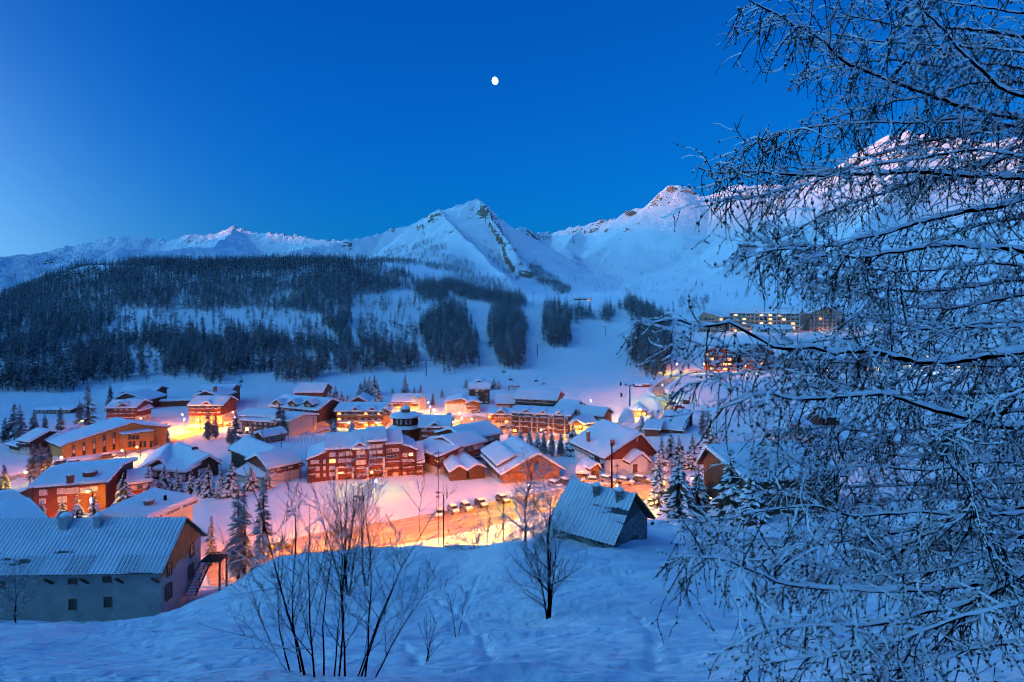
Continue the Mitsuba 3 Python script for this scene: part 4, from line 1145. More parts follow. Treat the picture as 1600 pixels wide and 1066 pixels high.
BLUEW = (0.7, 1.2, 4.0)
WHITE = (1.0, 0.4, 0.1)
for a in (
    (129, 657, 7, 330, 'street lamp lighting the bank left of the twin roofed red chalet'),
    (220, 654, 7, 330, 'street lamp in front of the twin roofed red chalet'),
    (309, 656, 4.5, 200, 'lamp at the ground floor of the red chalet with plastered base'),
    (337, 655, 3.5, 160, 'low lamp beside the entrance of the red chalet with plastered base'),
    (191, 704, 4.5, 160, 'lamp over the canopy of the ochre residence'),
    (214, 699, 4.0, 120, 'small lamp at the right half of the ochre residence'),
    (96, 715, 6, 260, 'street lamp at the left end of the ochre residence'),
    (137, 768, 7, 170, 'street lamp with a blue motif before the wide red brown residence', SODIUM, BLUEW),
    (364, 644, 7, 300, 'street lamp with a blue motif right of the red chalet with plastered base', SODIUM, BLUEW),
    (285, 648, 7, 220, 'street lamp with a white motif on the slope left of the red chalet', SODIUM, (2.4, 3, 4.5)),
    (581, 738, 5, 200, 'street lamp with a blue motif in front of the big red residence', SODIUM, BLUEW),
    (516, 636, 5, 260, 'lamp among lit shrubs between the two wooden hotels'),
    (669, 629, 7, 320, 'street lamp with a blue motif at the end of the long pale building', SODIUM, BLUEW),
    (678, 641, 6, 330, 'bright street lamp at the upper left corner of the plaza', WHITE, (3, 3, 4)),
    (718, 646, 6, 330, 'street lamp with a tall white motif in the middle of the plaza', SODIUM, (3, 3, 4)),
    (737, 655, 6, 330, 'street lamp with a white motif at the right side of the plaza', SODIUM, (3, 3, 4)),
    (811, 655, 5, 300, 'lamp on the front of the large brown hotel'),
    (845, 672, 5, 200, 'lamp at the foot of the gabled bays of the large brown hotel'),
    (912, 663, 4.5, 260, 'lamp at the right end of the large brown hotel'),
    (923, 626, 8, 420, 'floodlight at the bottom of the piste', (1.0, 0.5, 0.2)),
    (1035, 602, 7, 700, 'street lamp at the bend of the right hand road'),
    (1058, 569, 7, 700, 'street lamp higher up the right hand road'),
    (1100, 569, 6, 200, 'street lamp below the red apartment houses'),
    (1165, 572, 5, 200, 'second street lamp below the red apartment houses'),
    (1336, 506, 6, 200, 'street lamp on the plateau right of the tall gabled block'),
    (1321, 561, 6, 420, 'cold white floodlight over the shop row', (0.9, 0.85, 0.5)),
    (1240, 568, 6, 350, 'white lamp at the left end of the shop row', (0.9, 0.8, 0.5)),
    (1440, 567, 6, 350, 'white lamp right of the shop row', (0.95, 0.8, 0.5)),
    (1168, 700, 5, 240, 'lamp beside the brown boarded house behind the larch'),
    (1082, 748, 6, 330, 'street lamp half hidden by the spruces on the right'),
    (40, 738, 6, 240, 'street lamp at the far left of the upper street'),
    (1000, 640, 4, 150, 'lamp beside the round restaurant'),
):
    street_lamp(*a[:5], *(a[5:]))
for u_, y_, z_, pw, lab in ((452, 92, 10.0, 200, 'added lamp mast at the left end of the main road beside the bare larches'), (556, 93, 12.0, 300, 'added lamp mast among the slender bare trees on the near side of the main road'), (684, 92, 13.0, 300, 'added lamp mast at the tall thin pole on the near side of the main road'), (778, 96, 11.0, 260, 'added lamp mast behind the frosted bush at the main road')):
    street_lamp(0, 0, 0, pw, lab, p=((u_ - UC) / F * y_, y_, z_), bulb=False)  # masts added to throw orange light on the main road, no bulbs showing
street_lamp(0, 0, 0, 420, 'street lamp hidden by the frosted larch before the honey coloured chalet', p=(3.6, 118.0, 6.5))
street_lamp(0, 0, 0, 420, 'street lamp hidden by the stone barn roof beside the car park', p=(21.5, 118.0, 6.5))
for u_, lab in ((1158, 'added left lamp at the foot of the wide apartment block'), (1218, 'added right lamp at the foot of the wide apartment block'), (1293, 'added lamp at the foot of the tall gabled apartment block')):
    street_lamp(u_, 512, 4.5, 110, lab)  # added lamps, put in to warm the apartment fronts from below
street_lamp(487, 651, 3.2, 150, 'wall lamp under the balconies of the wide chalet hotel', wall=True, r=0.18)
street_lamp(470, 652, 3.2, 150, 'second wall lamp under the balconies of the wide chalet hotel', wall=True, r=0.18)
street_lamp(590, 661, 3.0, 120, 'wall lamp under the awnings of the wooden hotel', wall=True, r=0.18)
street_lamp(545, 661, 3.0, 120, 'second wall lamp under the awnings of the wooden hotel', wall=True, r=0.18)
street_lamp(688, 693, 2.8, 110, 'wall lamp at the arches of the red house beside the clock tower', wall=True, r=0.18)
street_lamp(632, 634, 3.0, 140, 'wall lamp on the long pale building', wall=True, r=0.18)

# ------------------------------------------------------------------ moon
k = thing('moon', 'bright gibbous moon alone in the deep blue sky', 'moon')
mp = np.array([(773.5 - UC) / F, 1, (VH - 125.5) / F]) * 40000
mm = trimesh.creation.icosphere(3, 1.0)
scene[k] = {**ply((np.array(mm.vertices) * [225, 225, 275] @ np.array([[0.97, 0, 0.2], [0, 1, 0], [-0.2, 0, 0.97]]) + mp, np.array(mm.faces)), 'frame_white', True), 'emitter': emit(0.56, 0.5, 0.4, w=0.0001)}

# ------------------------------------------------------------------ snowy spruces
def spruce(rng, h=10.0, rad=2.6, whorls=17, per=9):
    G, S = [], []
    for i in range(whorls):
        t = (i + rng.uniform(0.0, 0.6)) / whorls
        L0 = rad * (1 - t) ** 0.85 + 0.12
        for a in rng.uniform(0, 2 * np.pi, per if t < 0.75 else 5):
            L = L0 * rng.uniform(0.7, 1.12)
            z = h * (0.05 + 0.95 * t) + rng.uniform(-0.15, 0.15)
            d, s = np.array([math.cos(a), math.sin(a), 0]), np.array([-math.sin(a), math.cos(a), 0])
            w = 0.24 * L + 0.1
            dr_ = rng.uniform(0.18, 0.5)
            p0 = np.array([0, 0, z])
            p1 = p0 + d * L * 0.55 - [0, 0, L * dr_ * 0.35]
            p2 = p0 + d * L - [0, 0, L * dr_]
            hang = np.array([0, 0, w * 0.8])
            G.append((np.array([p0, p1 + s * w - hang, p2 - [0, 0, 0.1], p1 - s * w - hang, p1 + [0, 0, 0.05]]), np.array([[0, 4, 1], [1, 4, 2], [2, 4, 3], [3, 4, 0]])))
            if rng.random() < 0.85:
                c = rng.uniform(0.45, 0.8)
                up = np.array([0, 0, 0.10 + 0.05 * L])
                q1 = p0 + d * L * 0.62 - [0, 0, L * dr_ * 0.42]
                a0 = p0 + d * L * 0.25 - [0, 0, L * dr_ * 0.12]
                S.append((np.array([a0 + up * 0.6, q1 + s * w * c - hang * 0.45, p2 + d * 0.05 + up * 0.2, q1 - s * w * c - hang * 0.45, q1 + up * 1.5]), np.array([[0, 4, 1], [1, 4, 2], [2, 4, 3], [3, 4, 0]])))
    tr = tubes([[[0, 0, -0.8], [0, 0, h * 0.4], [0, 0, h * 0.8], [0, 0, h * 1.02]]], [[0.2, 0.14, 0.06, 0.02]], 5)
    return cat(G), cat(S), tr


rng = np.random.default_rng(77)
SP = []
for _ in range(5):
    g, s, t = spruce(rng, 10.0, rng.uniform(2.7, 3.6), 20, 11)
    SP.append((ply(g, 'needles'), ply(s, 'bough_snow'), ply(t, 'dark_bark')))
YL = []
for _ in range(3):   # young trees thick with snow
    g, s, t = spruce(rng, 10.0, rng.uniform(2.6, 3.4), 12, 7)
    v, f = s
    YL.append((ply(g, 'needles'), ply((v * [1.08, 1.08, 1.0] + [0, 0, 0.05], f), 'bough_snow'), ply(t, 'dark_bark')))
scene['frosted_twig'] = {'type': 'twosided', 'bsdf': principled((0.30, 0.28, 0.27), 0.9)}


def plant(u, v, hp, label, kind='spruce', y=None, wid=1.0):
    p = ground(u, v) if y is None else world(u, v, y)
    h = hp / F * p[1]
    zg = float(height(p[:1], p[1:2])[0])
    if kind in ('spruce', 'young'):
        g, s, t = (SP if kind == 'spruce' else YL)[rng.integers(5 if kind == 'spruce' else 3)]
        k = thing('spruce_tree', label, 'tree', 'snowy spruces in the village')
        s_ = h / 10.0
        M = T().translate([float(p[0]), float(p[1]), zg - 0.2]).rotate([0, 0, 1], float(rng.uniform(0, 360))).scale([s_ * wid, s_ * wid, s_])
        scene[f'{k}__crown'], scene[f'{k}__snow'], scene[f'{k}__trunk'] = ({**q, 'to_world': M} for q in (g, s, t))
    else:
        k = thing('bare_larch', label, 'tree', 'bare larches between the houses')
        v_, f_, c_ = larch_mesh(rng, h, 34, 7, wide=0.17 * wid, bare=0.12, frost=(0.08, 0.5))
        scene[f'{k}__crown'] = ply((v_ + [p[0], p[1], zg - 0.2], f_), 'larch_wood', False, color=np.clip(c_ * (0.7 if kind == 'dark' else 1.0), 0, 0.8))
        scene[f'{k}__trunk'] = ply(tubes([[[p[0], p[1], zg - 0.8], [p[0] + 0.05 * h * 0.2, p[1], zg + h * 0.45], [p[0], p[1], zg + h * 0.98]]], [[0.012 * h + 0.06, 0.009 * h + 0.04, 0.02]], 5), 'dark_bark')


for q in (
    (193, 800, 62, 'largest spruce at the corner of the wide red residence'), (232, 778, 50, 'slender spruce right of the largest one, before the low red house'),
    (257, 772, 46, 'spruce left end of the row below the dark low chalet'), (276, 772, 42, 'second spruce of the row below the dark low chalet'), (299, 772, 38, 'third spruce of the row below the dark low chalet'),
    (313, 774, 40, 'fourth spruce of the row below the dark low chalet'), (326, 776, 52, 'tallest spruce of the row below the dark low chalet'), (346, 778, 48, 'spruce beside the tallest one of the row'),
    (361, 778, 58, 'spruce at the left end of the residence by the tennis court'), (392, 766, 42, 'spruce in front of the plastered base by the tennis court'), (418, 764, 34, 'small spruce at the middle of the residence by the tennis court'),
    (394, 694, 26, 'small spruce at the foot of the black apartment house'), (369, 708, 28, 'small spruce on the slope below the black apartment house'),
    (521, 682, 28, 'lit spruce at the left corner of the wooden hotel with awnings'), (550, 682, 30, 'lit spruce before the wooden hotel with awnings'),
    (514, 634, 26, 'spruce at the right side of the wide chalet hotel'), (524, 632, 30, 'taller spruce behind the lit shrubs of the wide chalet hotel'), (534, 634, 24, 'spruce right behind the lit shrubs'), (543, 634, 20, 'small spruce left of the dark gabled chalet'),
    (563, 620, 26, 'left spruce of the dense group behind the dark gabled chalet'), (570, 617, 30, 'second spruce of the dense group behind the dark gabled chalet'), (577, 617, 30, 'third spruce of the dense group behind the dark gabled chalet'), (585, 618, 34, 'tallest spruce of the dense group behind the dark gabled chalet'), (591, 631, 32, 'front spruce at the right of the dense group'),
    (613, 616, 11, 'tiny spruce left of the broad dark one on the meadow'), (633, 616, 31, 'broad dark spruce alone on the meadow behind the village'), (647, 616, 12, 'tiny spruce right of the broad dark one on the meadow'), (657, 615, 15, 'second tiny spruce right of the broad dark one'),
    (728, 606, 16, 'small spruce left of the tall narrow house'), (772, 606, 18, 'small spruce right of the tall narrow house'), (779, 608, 16, 'second small spruce right of the tall narrow house'), (691, 622, 16, 'small spruce on the slope above the plaza'),
    (813, 702, 34, 'left blue spruce behind the honey coloured chalet'), (827, 706, 38, 'middle blue spruce behind the honey coloured chalet'), (840, 708, 36, 'right blue spruce behind the honey coloured chalet'), (797, 692, 18, 'sapling spruce left of the three blue ones'),
    (895, 712, 52, 'slim dark spruce left of the white chalet'), (918, 700, 32, 'spruce behind the roof of the white chalet'), (908, 700, 28, 'lower spruce behind the roof of the white chalet'),
    (1003, 676, 30, 'slim spruce between white chalet and round restaurant'), (1020, 660, 22, 'small spruce right of the round restaurant'),
    (1034, 742, 62, 'left spruce in the group right of the white chalet'), (1048, 726, 56, 'spruce behind the left one right of the white chalet'), (1061, 730, 52, 'spruce with a thin tip in the group right of the white chalet'), (1082, 734, 60, 'pink lit spruce in the group right of the white chalet'), (1110, 732, 80, 'tall dark spruce at the right end of the group'),
):
    plant(*q)
for q in ((1030, 792, 76, 'blue frosted spruce in front of the white chalet', 118), (1061, 818, 100, 'large blue spruce in front of the group right of the stone barn', 105), (1092, 806, 78, 'blue spruce beside the large one right of the stone barn', 108), (1142, 800, 110, 'wide blue spruce at the edge of the larch twigs', 100), (1176, 806, 90, 'blue spruce behind the larch twigs below the huge roof', 92)):
    plant(*q[:4], 'spruce', y=q[4])
plant(403, 893, 48, 'small spruce covered in snow beside the three bare larches', 'spruce', y=84, wid=1.15)
for q in ((64, 818, 40, 'dim snowy young tree left in front of the wide red residence'), (97, 822, 46, 'left orange lit young tree in front of the wide red residence'), (121, 822, 52, 'middle orange lit young tree in front of the wide red residence'), (147, 822, 52, 'right orange lit young tree in front of the wide red residence'), (36, 794, 14, 'small snowy tree at the left end of the wide red residence')):
    plant(*q, 'young')
for q in ((8, 690, 40, 'bare larch at the left frame edge below the forest', 'dark'), (22, 688, 60, 'left of two tall bare larches above the dark stepped chalet', 'larch'), (31, 690, 60, 'right of two tall bare larches above the dark stepped chalet', 'larch'), (53, 684, 46, 'bare larch between the tall pair and the stable', 'larch'), (70, 684, 38, 'low bare larch below the stable', 'larch'), (95, 684, 48, 'bare larch right of the stable', 'dark'),
          (137, 690, 96, 'tallest bare larch beside the lamp above the ochre residence', 'dark'), (125, 686, 62, 'bare larch close to the tallest one', 'dark'), (172, 640, 40, 'bare larch left behind the twin roofed red chalet', 'dark'), (52, 752, 60, 'left lit bare larch before the dark stepped chalet', 'larch'), (64, 756, 66, 'middle lit bare larch before the dark stepped chalet', 'larch'), (76, 752, 58, 'right lit bare larch before the dark stepped chalet', 'larch'), (6, 775, 50, 'bare larch at the left frame edge beside the street', 'dark'),
          (262, 706, 34, 'frosted broad tree at the right end of the ochre residence', 'larch'), (325, 688, 50, 'bare larch left in front of the red chalet with plastered base', 'larch'), (336, 686, 40, 'bare larch right in front of the red chalet with plastered base', 'larch'), (358, 692, 30, 'small bare tree left of the black apartment house', 'dark'), (368, 702, 62, 'tall bare larch at the left end of the black apartment house', 'dark'), (436, 680, 52, 'bare larch before the right end of the black apartment house', 'dark'), (443, 682, 46, 'second bare larch before the right end of the black apartment house', 'dark'),
          (850, 712, 36, 'left frosted tree behind the car park', 'larch'), (862, 714, 40, 'middle frosted tree behind the car park', 'larch'), (876, 712, 38, 'right frosted tree behind the car park', 'larch'), (1106, 690, 60, 'lilac bare tree behind the spruce group', 'larch'), (1098, 682, 46, 'second lilac bare tree behind the spruce group', 'larch'), (676, 634, 20, 'small bare tree lit pink by the lamp', 'larch')):
    plant(*q, wid=1.35 if q[2] < 70 else 1.1)
for q in ((372, 893, 165, 'left tall bare larch of the three beside the farmhouse', 88), (381, 894, 150, 'middle tall bare larch of the three beside the farmhouse', 87), (411, 892, 160, 'right tall bare larch of the three beside the farmhouse', 86), (330, 862, 80, 'pink bare tree beside the lettered hotel', 98)):
    p_ = world(q[0], q[1], q[4])
    plant(q[0], q[1], q[2], q[3], 'larch', y=q[4], wid=0.85)
# ------------------------------------------------------------------ farmhouse on the left
def wavy_color(p, n, uv):
    """snow lying in the troughs of the sheets, the crests blown bare here and there, a few larger bare streaks"""
    snow = mix((0.66, 0.68, 0.71), (0.82, 0.84, 0.86), fbm(p.x * 0.5, p.y * 0.5, p.z * 0.5, 4))
    crest = smoothstep(0.15, 0.7, dr.cos(uv.x * (2 * math.pi / 0.44)))
    thin = smoothstep(0.30, 0.62, fbm(uv.x * 0.35, uv.y * 0.5, 1.3, 4))
    c = mix(snow, (0.34, 0.36, 0.40), crest * (0.16 + 0.42 * thin))
    return mix(c, (0.06, 0.065, 0.075), smoothstep(0.68, 0.72, fbm(uv.x * 0.2, uv.y * 0.7, 2.7, 5)))


scene['corrugated_snow'] = principled(proc(wavy_color), 0.6)
scene['farm_wall'] = plaster((0.22, 0.22, 0.22), (0.40, 0.39, 0.38))
scene['orange_board'] = wood((0.36, 0.14, 0.045), (0.24, 0.085, 0.03))


def corrugated(B, A, along, up, length, rise, pitch=0.44, amp=0.055, sheets=6, rows=2, mat='corrugated_snow'):
    """a roof slope laid with wavy sheets: A lower corner, along and up unit vectors"""
    nrm = np.cross(along, up)
    nrm /= np.linalg.norm(nrm)
    nrm *= np.sign(nrm[2])
    r = np.random.default_rng(int(length * 100))
    for i in range(sheets):
        for j in range(rows):
            a0, a1 = length * i / sheets, length * (i + 1) / sheets + 0.08
            b0, b1 = rise * j / rows - 0.1 * (j > 0), rise * (j + 1) / rows
            xs = np.arange(a0, a1 + 1e-6, pitch / 6)
            ys = np.linspace(b0, b1, 4)
            off = 0.012 * ((i + j) % 2) + 0.02 * j + r.uniform(0, 0.01)
            P = A + xs[:, None, None] * along + ys[None, :, None] * up + (amp * np.cos(xs * 2 * np.pi / pitch) + off)[:, None, None] * nrm
            n, m = P.shape[:2]
            ii, jj = np.meshgrid(np.arange(n - 1), np.arange(m - 1), indexing='ij')
            q = np.stack([ii * m + jj, (ii + 1) * m + jj, (ii + 1) * m + jj + 1, ii * m + jj + 1], -1).reshape(-1, 4)
            f = np.vstack([q[:, [0, 1, 2]], q[:, [0, 2, 3]]])
            if np.cross(along, up)[2] < 0:
                f = f[:, ::-1]
            UV = np.stack([np.broadcast_to(xs[:, None] * 0.44 / pitch, (n, m)), np.broadcast_to(ys[None], (n, m))], -1).reshape(-1, 2)
            add(f'{B.key}__roof__sheet', (P.reshape(-1, 3), f), mat, True, uv=UV)


B = Building('farmhouse', 'long pale farmhouse with a wavy metal roof under snow and an orange boarded gable', 'farmhouse', wallmat='farm_wall', framemat='frame_brown')
PR, PL = world(251, 960, 61.8), world(-190, 985, 61.0)
zb = PR[2] - 1.2
M, W = frame_from(PL, PR, zb)
D, o = 8.4, 0.8
zr = lambda v, y: ray_z(v, y) - zb
e0, zt = zr(897, 61.0), zr(811, 61.8 + D / 2)
sl = (zt - e0) / (D / 2 + o)
ze = e0 + o * sl
B.put('wall', 'farm_wall', extrude([(0, 0), (D, 0), (D, ze), (D / 2, zt), (0, ze)], 0, W, 'x'), M)
B.put('roof', 'roof_board', extrude([(-o, ze - o * sl), (D / 2, zt), (D + o, ze - o * sl), (D + o, ze - o * sl + 0.16), (D / 2, zt + 0.16), (-o, ze - o * sl + 0.16)], -1, W + 0.5, 'x'), M)
R3 = M[:3, :3]
al = R3 @ np.array([1, 0, 0])
u1 = np.array([0, 1, sl]) / math.hypot(1, sl)
u2 = np.array([0, -1, sl]) / math.hypot(1, sl)
A1 = R3 @ np.array([-1.0, -o - 0.12, ze - (o + 0.12) * sl + 0.20]) + M[:3, 3]
A2 = R3 @ np.array([-1.0, D + o + 0.12, ze - (o + 0.12) * sl + 0.20]) + M[:3, 3]
rise = math.hypot(D / 2 + o + 0.12, (D / 2 + o + 0.12) * sl)
corrugated(B, A1, al, R3 @ u1, W + 1.55, rise, sheets=12, rows=3)
corrugated(B, A2, al, R3 @ u2, W + 1.55, rise, sheets=4, rows=1)
G = M.copy()   # frame of the gable end
G[:3, 0], G[:3, 1], G[:3, 3] = M[:3, 1], -M[:3, 0], M[:3, 3] + M[:3, 0] * W
zig = [(0.0, ze - 1.5), (1.1, ze - 1.2), (2.0, ze - 1.7), (3.8, ze - 1.0), (4.6, ze - 1.4), (6.6, ze - 0.4), (D, ze + 0.0)]
npl = 24
for i in range(npl):   # boards, each with its own foot
    a, b = D * i / npl, D * (i + 1) / npl - 0.03
    foot = np.interp((a + b) / 2, [p[0] for p in zig], [p[1] for p in zig])
    t0, t1 = (ze + (min(x, D - x)) * sl - 0.02 for x in (a, b))
    if min(t0, t1) > foot + 0.1:
        add(f'{B.key}__gable__board', xf(extrude([(a, foot), (b, foot), (b, t1), (a, t0)], -0.08 - 0.015 * (i % 2), -0.01, 'y'), G), 'orange_board')
for u0, v0, u1_, v1 in ((109, 937, 118, 951), (164, 934, 173, 947), (108, 905, 119, 911), (162, 902, 173, 908), (0, 910, 6, 916)):
    x0, z1 = px_on(M, u0, v0)
    x1, z0 = px_on(M, u1_, v1)
    B.window(M, (x0 + x1) / 2, z0, x1 - x0, z1 - z0, 'pane_dark', bars=1)
    B.one('sill', 'farm_wall', box(x0 - 0.12, x1 + 0.12, -0.2, 0.01, z0 - 0.24, z0 - 0.1), M)
for u0, v0, u1_, v1 in ((258, 917, 266, 932), (260, 884, 266, 896), (294, 885, 300, 900), (296, 853, 301, 867)):
    x0, z1 = px_on(G, u0, v0)
    x1, z0 = px_on(G, u1_, v1)
    B.window(G, (x0 + x1) / 2, z0, max(x1 - x0, 0.6), z1 - z0, 'pane_dark', bars=1, y=-0.11)
for u0 in (24, 82, 137, 191, 247):
    x, _ = px_on(M, u0, 910)
    B.one('bracket', 'dark_wood', extrude([(-0.003, ze - 2.0), (-0.003, ze - 1.75), (-1.05, ze - 1.0 * sl - 0.05), (-1.15, ze - 1.15 * sl - 0.12)], x - 0.12, x + 0.12, 'x'), M)
for u0, v0, w, h, mt in ((60, 826, 1.0, 1.25, 'grey_plaster'), (113, 822, 0.7, 1.2, 'grey_plaster')):
    x, _ = px_on(M, u0, v0)
    p = M @ np.array([x * 1.02, D / 2 - 0.7, zt - 0.45, 1])
    B.chimney((p[0], p[1], p[2]), w, h, mt)
# outside stair at the far end of the gable
top, nst = zr(876, 70.0), 11
xa = D - 0.4
for i in range(nst):
    x_, z_ = xa - 0.32 * (i + 1), top - 0.21 * (i + 1)
    k_ = B.one('step', 'dark_wood', box(x_, x_ + 0.36, -1.35, -0.2, z_ - 0.05, z_), G)
    scene[f'{k_}__snow'] = ply(xf(box(x_ + 0.02, x_ + 0.34, -1.33, -0.22, z_ + 0.003, z_ + 0.09), G), 'snow')
for y_ in (-1.38, -0.17):
    B.one('stringer', 'dark_wood', tubes([[[xa, y_, top - 0.1], [xa - 0.32 * nst, y_, top - 0.21 * nst - 0.1]]], [[0.1, 0.1]], 4), G)
B.one('handrail', 'dark_wood', tubes([[[xa, -1.4, top + 1.0], [xa - 0.32 * nst, -1.4, top - 0.21 * nst + 1.0]]], [[0.05, 0.05]], 4), G)
for i in range(0, nst, 2):
    x_, z_ = xa - 0.32 * (i + 0.5), top - 0.21 * (i + 0.5)
    B.one('baluster', 'dark_wood', box(x_ - 0.03, x_ + 0.03, -1.43, -1.38, z_ - 0.1, z_ + 1.0), G)
B.one('landing', 'dark_wood', box(xa, D + 1.6, -2.6, -0.1, top - 0.15, top), G)
for i in range(9):
    y_ = -2.6 + 1.2 * i / 8
    B.one('baluster', 'dark_wood', box(xa, xa + 0.05, y_ - 0.025, y_ + 0.025, top, top + 1.0), G)
for i in range(9):
    x_ = xa + 2.0 * i / 8
    B.one('baluster', 'dark_wood', box(x_ - 0.025, x_ + 0.025, -2.6, -2.55, top, top + 1.0), G)
B.one('handrail', 'dark_wood', box(xa - 0.03, D + 1.6, -2.63, -2.53, top + 1.0, top + 1.08), G)
B.one('handrail', 'dark_wood', box(xa - 0.02, xa + 0.07, -2.52, -1.4, top + 1.0, top + 1.08), G)
for x_ in (xa + 0.1, D + 1.5):
    B.one('post', 'dark_wood', box(x_ - 0.09, x_ + 0.09, -2.5, -2.32, -1.5, top - 0.16), G)
B.finish()

# ------------------------------------------------------------------ stone barn on the right
def stone_color(p, n, uv):
    a = (p.x * 0.606 + p.y * 0.795) * 2.6
    f1, f2, r = voronoi(a + 0.2 * fbm(p.x * 3, p.y * 3, p.z * 3, 2), p.z * 3.6 + (p.x * 0.8 - p.y * 0.6) * 1.6)
    stone = mix((0.10, 0.10, 0.11), (0.30, 0.29, 0.27), r)
    return mix((0.22, 0.21, 0.2), stone, smoothstep(0.05, 0.14, f2 - f1))


scene['stone'] = {'type': 'twosided', 'bsdf': {'type': 'bumpmap', 'arbitrary': proc(lambda p, n, uv: (lambda w: smoothstep(0.03, 0.2, w[1] - w[0]))(voronoi((p.x * 0.606 + p.y * 0.795) * 2.6, p.z * 3.6 + (p.x * 0.8 - p.y * 0.6) * 1.6)), 0.02), 'scale': 0.06, 'bsdf': principled(proc(stone_color), 0.9)}}
B = Building('barn', 'old stone barn with a steep wavy metal roof standing behind the snow crest', 'barn', wallmat='stone', framemat='dark_wood')
PL = np.array([11.0, 64.0, 0])
gd = np.array([0.606, 0.795, 0])
bd = np.array([-0.795, 0.606, 0])
zb, w_, D = 11.0, 9.6, 7.7
M = np.eye(4)
M[:3, 0], M[:3, 1], M[:3, 3] = gd, bd, [11.0, 64.0, zb]
zap, zel, zer = 21.0 - zb, 17.25 - zb, 17.1 - zb
B.put('wall', 'stone', extrude([(0, 0), (w_, 0), (w_, zer - 0.35), (w_ / 2, zap - 0.25), (0, zel - 0.2)], 0, D, 'y'), M)
sl, sr = (zap - zel) / (w_ / 2), (zap - zer) / (w_ / 2)
ol, orr = 0.6, 0.7
B.put('roof', 'roof_board', extrude([(-ol, zel - ol * sl), (w_ / 2, zap), (w_ + orr, zer - orr * sr), (w_ + orr, zer - orr * sr + 0.14), (w_ / 2, zap + 0.14), (-ol, zel - ol * sl + 0.14)], -0.7, D + 0.5, 'y'), M)
B.put('gable', 'black_cladding', extrude([(0.9, zel + 0.35), (w_ - 2.2, zer + 1.2), (w_ / 2, zap - 0.35)], -0.05, -0.004, 'y'), M)
R3 = M[:3, :3]
ul = np.array([1, 0, sl]) / math.hypot(1, sl)
ur = np.array([-1, 0, sr]) / math.hypot(1, sr)
A1 = R3 @ np.array([-ol - 0.1, -0.8, zel - (ol + 0.1) * sl + 0.2]) + M[:3, 3]
A2 = R3 @ np.array([w_ + orr + 0.1, -0.8, zer - (orr + 0.1) * sr + 0.2]) + M[:3, 3]
corrugated(B, A1, R3 @ [0, 1, 0], R3 @ ul, D + 1.4, (w_ / 2 + ol + 0.1) * math.hypot(1, sl), pitch=0.5, sheets=5, rows=2)
corrugated(B, A2, R3 @ [0, 1, 0], R3 @ ur, D + 1.4, (w_ / 2 + orr + 0.1) * math.hypot(1, sr), pitch=0.5, sheets=4, rows=1)
x0, z1 = px_on(M, 988, 842)
x1, z0 = px_on(M, 995, 857)
B.window(M, (x0 + x1) / 2, z0, x1 - x0, z1 - z0, 'pane_dark', bars=0)
x0, z1 = px_on(M, 962, 828)
x1, z0 = px_on(M, 967, 846)
B.one('door', 'dark_wood', box(x0, x1, -0.06, 0.02, z0, z1), M)
S_ = M.copy()
S_[:3, 0], S_[:3, 1], S_[:3, 3] = -bd, gd, M[:3, 3] + bd * D
for u0, v0, u1_, v1 in ((876, 853, 884, 861), (905, 836, 910, 839), (936, 847, 942, 850)):
    x0, z1 = px_on(S_, u0, v0)
    x1, z0 = px_on(S_, u1_, v1)
    B.window(S_, (x0 + x1) / 2, z0, x1 - x0, max(z1 - z0, 0.25), 'pane_dark', bars=0)
for y_, w2 in ((1.0, 0.8), (4.0, 0.8)):
    p = R3 @ np.array([w_ / 2 - 0.9, y_, zap - 1.0]) + M[:3, 3]
    B.chimney(tuple(p), w2, 1.5, 'stone')
B.one('rafter_end', 'dark_wood', box(w_ + 0.1, w_ + 0.65, -0.65, -0.4, zer - 1.1, zer - 0.9), M)
B.finish()

# ------------------------------------------------------------------ lettered hotel behind the farmhouse
B = Building('hotel', 'low hotel with a broad tilted snow roof and dark lettering along its white fascia', 'hotel', wallmat='cream_plaster')
Ff, Rr, Ll = world(228, 812.5, 95.5), world(311, 785, 105), world(151, 809.5, 97)
zf = Ff[2]
Bb = Rr + Ll - Ff
Bb[2] = zf + 1.6
Rr[2], Ll[2] = zf + 0.5, zf + 0.3
Q = np.array([Ff, Rr, Bb, Ll])


def slab(Q, lo, hi, inset=0.0):
    c = Q.mean(0)
    q = Q + (c - Q) / np.linalg.norm((c - Q)[:, :2], axis=1)[:, None] * inset
    v = np.vstack([q + [0, 0, lo], q + [0, 0, hi]])
    return v, BOXF


